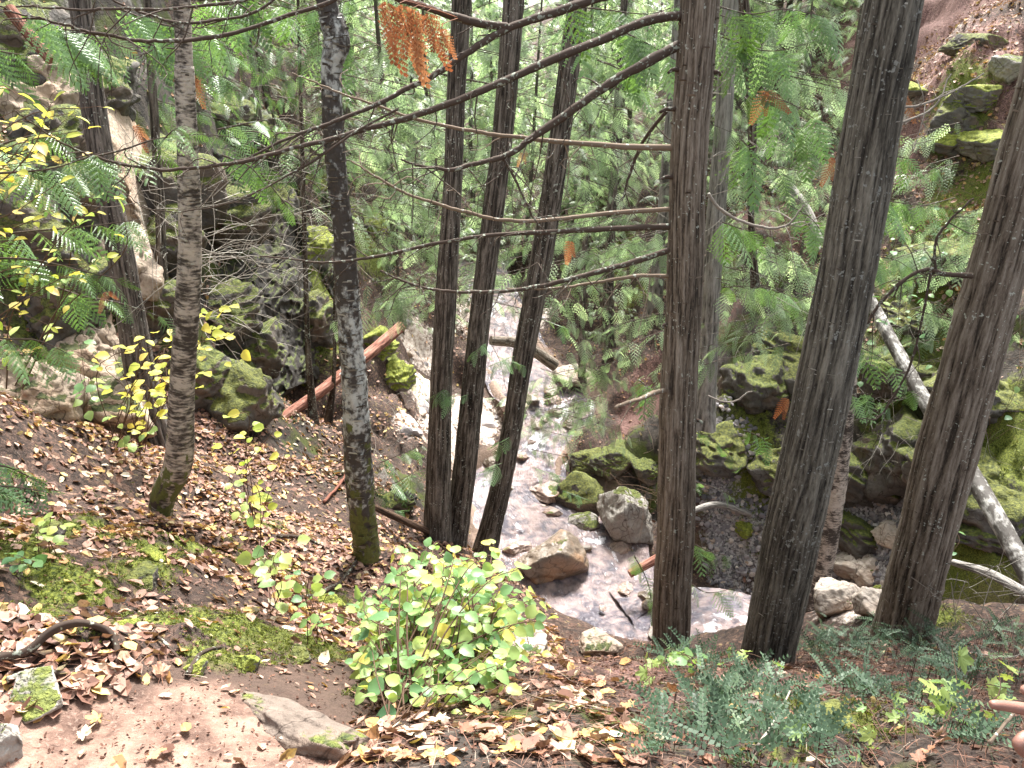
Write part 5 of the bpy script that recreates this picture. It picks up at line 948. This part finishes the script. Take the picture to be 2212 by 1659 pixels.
for k, (bx, by, tips, Ya, Yb, lb, sz, rr) in enumerate([
  (600,1330,[(540,1150),(560,1190),(600,1200),(630,1170),(580,1230)],2.9,3.3,'pale green seedling with round leaves in the middle of the leafy bank',.07,(.2,.9)),
  (530,1150,[(520,1060),(550,1090),(500,1080),(545,1120)],4.1,4.4,'yellow leaved seedling above the middle of the leafy bank',.055,(.6,.95)),
  (690,1400,[(650,1290),(690,1250),(660,1330),(640,1240),(720,1270)],2.5,2.9,'thin seedling with few green leaves beside the trail',.05,(.1,.8)),
  (120,1230,[(100,1120),(130,1130),(80,1140)],2.7,2.9,'pale lobed seedling on the mossy left bank',.05,(.6,.9)),
  (60,1250,[(40,1200),(70,1210)],2.5,2.6,'small green seedling with long leaves at the left',.05,(0,.4)),
  (190,900,[(170,820),(200,850),(230,830),(190,880)],5.0,5.3,'green seedling at the foot of the tan cliff',.09,(.1,.7)),
  (300,1010,[(250,900),(320,930),(280,950)],4.9,5.1,'yellow green seedling between the cliff and the pale birch',.08,(.4,.9)),
  (1500,1480,[(1450,1400),(1490,1410),(1430,1440)],2.6,2.8,'maple seedling at the foot of the upright cedar',.05,(.1,.5)),
  (2050,1140,[(2020,1180),(2060,1190),(1990,1190)],6.8,7.0,'round green leaves beside the fallen white birch',.09,(.0,.4)),
  (1950,700,[(1900,690),(1960,640),(1990,720),(1930,790),(1890,830),(1920,880),(1860,820)],7.2,7.8,'pale round leaved twigs over the white log',.075,(0,.6)),
  (2140,960,[(2100,800),(2150,850),(2190,900),(2170,780),(2200,830),(2120,700)],4.9,5.4,'small round leaved twigs right of the thick brown trunk',.05,(0,.6)),
  (2000,560,[(1930,540),(1990,590),(2040,540),(1960,620),(2050,620)],8.8,9.6,'pale leafy twigs on the mossy slope between the two right trunks',.09,(0,.5)),
  ]): shrub('seedling', lb, 'seedling', [(bx, by)], tips, Ya, Yb, 'bush', LFR, sz, 5, seed=20+k, rr=rr, r0=.0025)
for k, (bx, by, tips, Ya, Yb, lb, sz) in enumerate([
  (2060,1600,[(2040,1480),(2080,1460),(2130,1490),(2180,1450),(2150,1540),(2100,1520),(2190,1580),(2120,1570)],1.95,2.3,'lime green maple sapling around the pointing hand',.085),
  (1960,1620,[(1880,1540),(1920,1560),(1960,1570),(2000,1590),(1900,1580),(1850,1520)],1.9,2.1,'yellow-green maple sprout left of the pointing hand',.05),
  (1780,1655,[(1740,1560),(1730,1590)],1.75,1.85,'two lime maple leaves at the bottom right of centre',.07),
  (1880,1659,[(1830,1645),(1880,1630),(1920,1640),(1800,1655),(1850,1600)],1.6,1.75,'lime green leaves at the bottom edge',.05),
  (1640,1500,[(1600,1420),(1560,1430),(1660,1450)],2.6,2.9,'small maple sprout beside the dark leaning trunk',.05),
  (1420,1490,[(1400,1420),(1440,1440),(1460,1405),(1390,1450)],2.4,2.7,'small maple sprout on the mound left of the upright cedar',.055)]):
    shrub('maple_sapling', lb, 'sapling', [(bx, by)], tips, Ya, Yb, 'bush', MAP[k % 5], sz*1.5, 3, seed=40+k, rr=(.35, .8), r0=.0022, flat=.4)
# boxwood: low shrubs of small paired leaves
def box_tpl(seed):
    r_ = np.random.default_rng(seed); V = []; Q = []
    for k in range(10):
        x = .12+.088*k; z = -.25*x*x
        for s in (-1, 1):
            l = .15*(1-.4*x)*r_.uniform(.8, 1.1); a = R(58-8*x+r_.normal(0, 8)); d = np.array([math.cos(a), s*math.sin(a), r_.uniform(.0, .5)]); d /= np.linalg.norm(d); n = np.array([-d[1], d[0], 0]); b = len(V); p = np.array([x, 0, z])
            V += [p, p+d*l*.45+n*l*.30, p+d*l, p+d*l*.45-n*l*.30]; Q.append([b, b+1, b+2, b+3])
    b = len(V); V += [np.array([0, .006, 0]), np.array([1, .003, -.25]), np.array([1, -.003, -.25]), np.array([0, -.006, 0])]; Q.append([b, b+1, b+2, b+3])
    return np.array(V), [np.array(Q)]
BOX = [box_tpl(k) for k in range(3)]
BL = [(1470,1440,60,40,70,'boxwood clump between the feet of the two middle trunks'),(1750,1385,60,40,70,'bluish boxwood just right of the lichened trunk'),(1830,1420,80,50,170,'dense bluish boxwood left of the right leaning trunk'),(1900,1385,50,60,90,'upright boxwood sprays against the foot of the right leaning trunk'),(1980,1400,60,60,120,'bluish boxwood right of the right leaning trunk'),(1620,1500,80,40,110,'low boxwood sprays below the lichened trunk'),(1540,1560,70,40,90,'trailing boxwood among needles at lower right of centre'),(1700,1600,80,40,80,'boxwood sprays near the lime maple leaves'),(1860,1500,80,40,110,'boxwood carpet above the mossy lump'),(2060,1470,80,50,140,'boxwood thicket behind the pointing hand'),(2170,1400,60,60,110,'boxwood thicket at the right edge above the hand'),(2100,1600,80,40,70,'boxwood leaves below the pointing hand'),(1440,1620,50,30,18,'small boxwood sprig on the mound near the bottom'),(1580,1640,60,25,40,'boxwood sprigs at the bottom edge')]
for k, (a, b, ra, rb, n, lb) in enumerate(BL):
    o = G(a, b); t = thing('boxwood_shrub', lb, 'shrub', o); mb = MB(); sb = MB(); r_ = np.random.default_rng(500+k)
    rad = ra*np.linalg.norm(o)/F; n = int(n*.62); x = o[0]+r_.normal(0, rad*.6, n); y = o[1]+r_.normal(0, rad*.75, n); z = ground(x, y, False); el = r_.uniform(.0, .9, n); hgt = r_.uniform(0, .12, n)*(1.5 if k in (3, 2, 4, 9, 10) else .6)
    an = r_.uniform(0, 6.28, n); d = np.stack([np.cos(an), np.sin(an), el], -1); T = np.stack([x, y, z+hgt], -1); w_ = r_.integers(0, 3, n)
    for j in range(3): m = w_ == j; inst(mb, BOX[j], basis(d[m], nrm(np.array([0, -.2, 1.])+r_.normal(0, .3, (m.sum(), 3)))), T[m], r_.uniform(.09, .18, m.sum()), r_.random(m.sum())*.95)
    for j in range(min(n, 60)): tube(sb, curve([[x[j], y[j], z[j]-.02], T[j]], 4), .0014, 3, .5, cap=False)
    mb.build('leaves', M['blue'], t, True, o); sb.build('stems', M['stem'], t, True, o)
# moss lumps on the near bank
for k, (a, b, w_, h_, lb) in enumerate([(320,1195,60,50,'bright mossy stump lump below the pale birch'),(300,1240,80,60,'dark mossy lump under the bright one below the pale birch'),(530,1420,60,60,'green moss lump above the path'),(415,1440,50,36,'small moss lump left of the one above the path'),(100,1150,70,60,'dark mossy lump on the upper left bank'),(555,1070,44,24,'moss covered stone right of the pale birch foot'),(710,1290,60,50,'mossy hump at the trail edge'),(1800,1560,110,60,'mossy lump among boxwood at lower right'),(250,1330,60,40,'low moss pad on the left bank'),(640,1410,50,40,'dark mossy edge beside the trail')]):
    boulder(a, b, w_, h_, 'rock_olive' if k in (1, 4, 9, 7) else 'rock_moss', lb, 'mossy_lump', 'moss', 700+k, 1.0, sink=.5)
boulder(60,1500,110,60,'rock','mossy tan stone at the left edge below the roots','boulder','boulder',720,sink=.4)
boulder(10,1600,60,110,'rock','pale lichened rock corner at the bottom left','boulder','boulder',721,sink=.4)
_a, _b = G(500, 1495), G(840, 1640)
_c = .5*(_a+_b); _l = np.linalg.norm(_b-_a); _V = rockshape(733, 18, .07) * [_l*.56, .085, .075]; _y = math.atan2(_b[1]-_a[1], _b[0]-_a[0])
_V = _V @ np.array([[math.cos(_y), math.sin(_y), 0], [-math.sin(_y), math.cos(_y), 0], [0, 0, 1]]); _V[:, 2] += (_V[:, :2] @ (_b-_a)[:2]) / _l**2 * (_b-_a)[2]
o = MB().add(_V, ICO[1]).build('stone_ledge', M['rock_ledge'], None, True); o.location = _c - np.array([0, 0, .045]); tag(o, 'long grey-brown stone ledge edging the bare path slab', 'ledge')
# ------------------------------------------------------------------ the pointing hand
m, t, b, N, L = newmat('skin'); L(mix(t, noise(t, 60, 4), (.20, .095, .07), (.34, .18, .135)), b.inputs['Base Color']); b.inputs['Roughness'].default_value = .5; b.inputs['Subsurface Weight'].default_value = .15; b.inputs['Subsurface Scale'].default_value = .01
bump(t, b, noise(t, 300, 3), .25, .002); M['skin'] = m
HP = thing('person', 'brown hand pointing left with the index finger at the right edge', 'person', UD(2250, 1545, 1.25))
HO = UD(2250, 1545, 1.25)
def hv(px, py, D): return UD(px, py, D) - HO
def skinned(name, chains, mat, parent, sub=2):
    V, E, Rr = [], [], []; idx = {}
    for ch in chains:
        pr = None
        for (px, py, D, r) in ch:
            key = (px, py, D)
            if key not in idx: idx[key] = len(V); V.append(hv(px, py, D)); Rr.append(r)
            if pr is not None: E.append((pr, idx[key]))
            pr = idx[key]
    me = bpy.data.meshes.new(name); me.from_pydata([tuple(v) for v in V], E, []); me.materials.append(M[mat])
    o = bpy.data.objects.new(name, me); COL.objects.link(o); o.parent = parent
    md = o.modifiers.new('skin', 'SKIN'); md.use_smooth_shade = True
    for k, r in enumerate(Rr): me.skin_vertices[0].data[k].radius = (r, r)
    me.skin_vertices[0].data[0].use_root = True; sb = o.modifiers.new('sub', 'SUBSURF'); sb.levels = sub; sb.render_levels = sub; return o
wr = (2420,1600,1.28,.027); p0 = (2350,1580,1.27,.027); p1 = (2290,1560,1.26,.022)
skinned('hand', [[wr, p0, p1, (2228,1535,1.25,.0115), (2200,1529,1.24,.0098), (2168,1524,1.235,.0088), (2146,1522,1.23,.0078), (2137,1522,1.23,.0060)],
  [p1, (2250,1590,1.25,.0118), (2215,1590,1.22,.0104), (2196,1606,1.215,.0098), (2214,1628,1.235,.0090), (2236,1630,1.25,.0078)],
  [p0, (2290,1630,1.26,.0115), (2240,1640,1.225,.0102), (2218,1656,1.22,.0095), (2236,1680,1.24,.0086), (2258,1682,1.255,.0074)],
  [p0, (2330,1670,1.27,.0108), (2285,1690,1.235,.0092), (2262,1706,1.23,.0084), (2280,1726,1.25,.0076), (2298,1726,1.26,.0066)],
  [p0, (2330,1515,1.235,.0135), (2275,1492,1.21,.0118), (2228,1490,1.20,.0102), (2203,1492,1.20,.0078)],
  [wr, (2560,1650,1.30,.031), (2800,1740,1.32,.040)]], 'skin', HP)
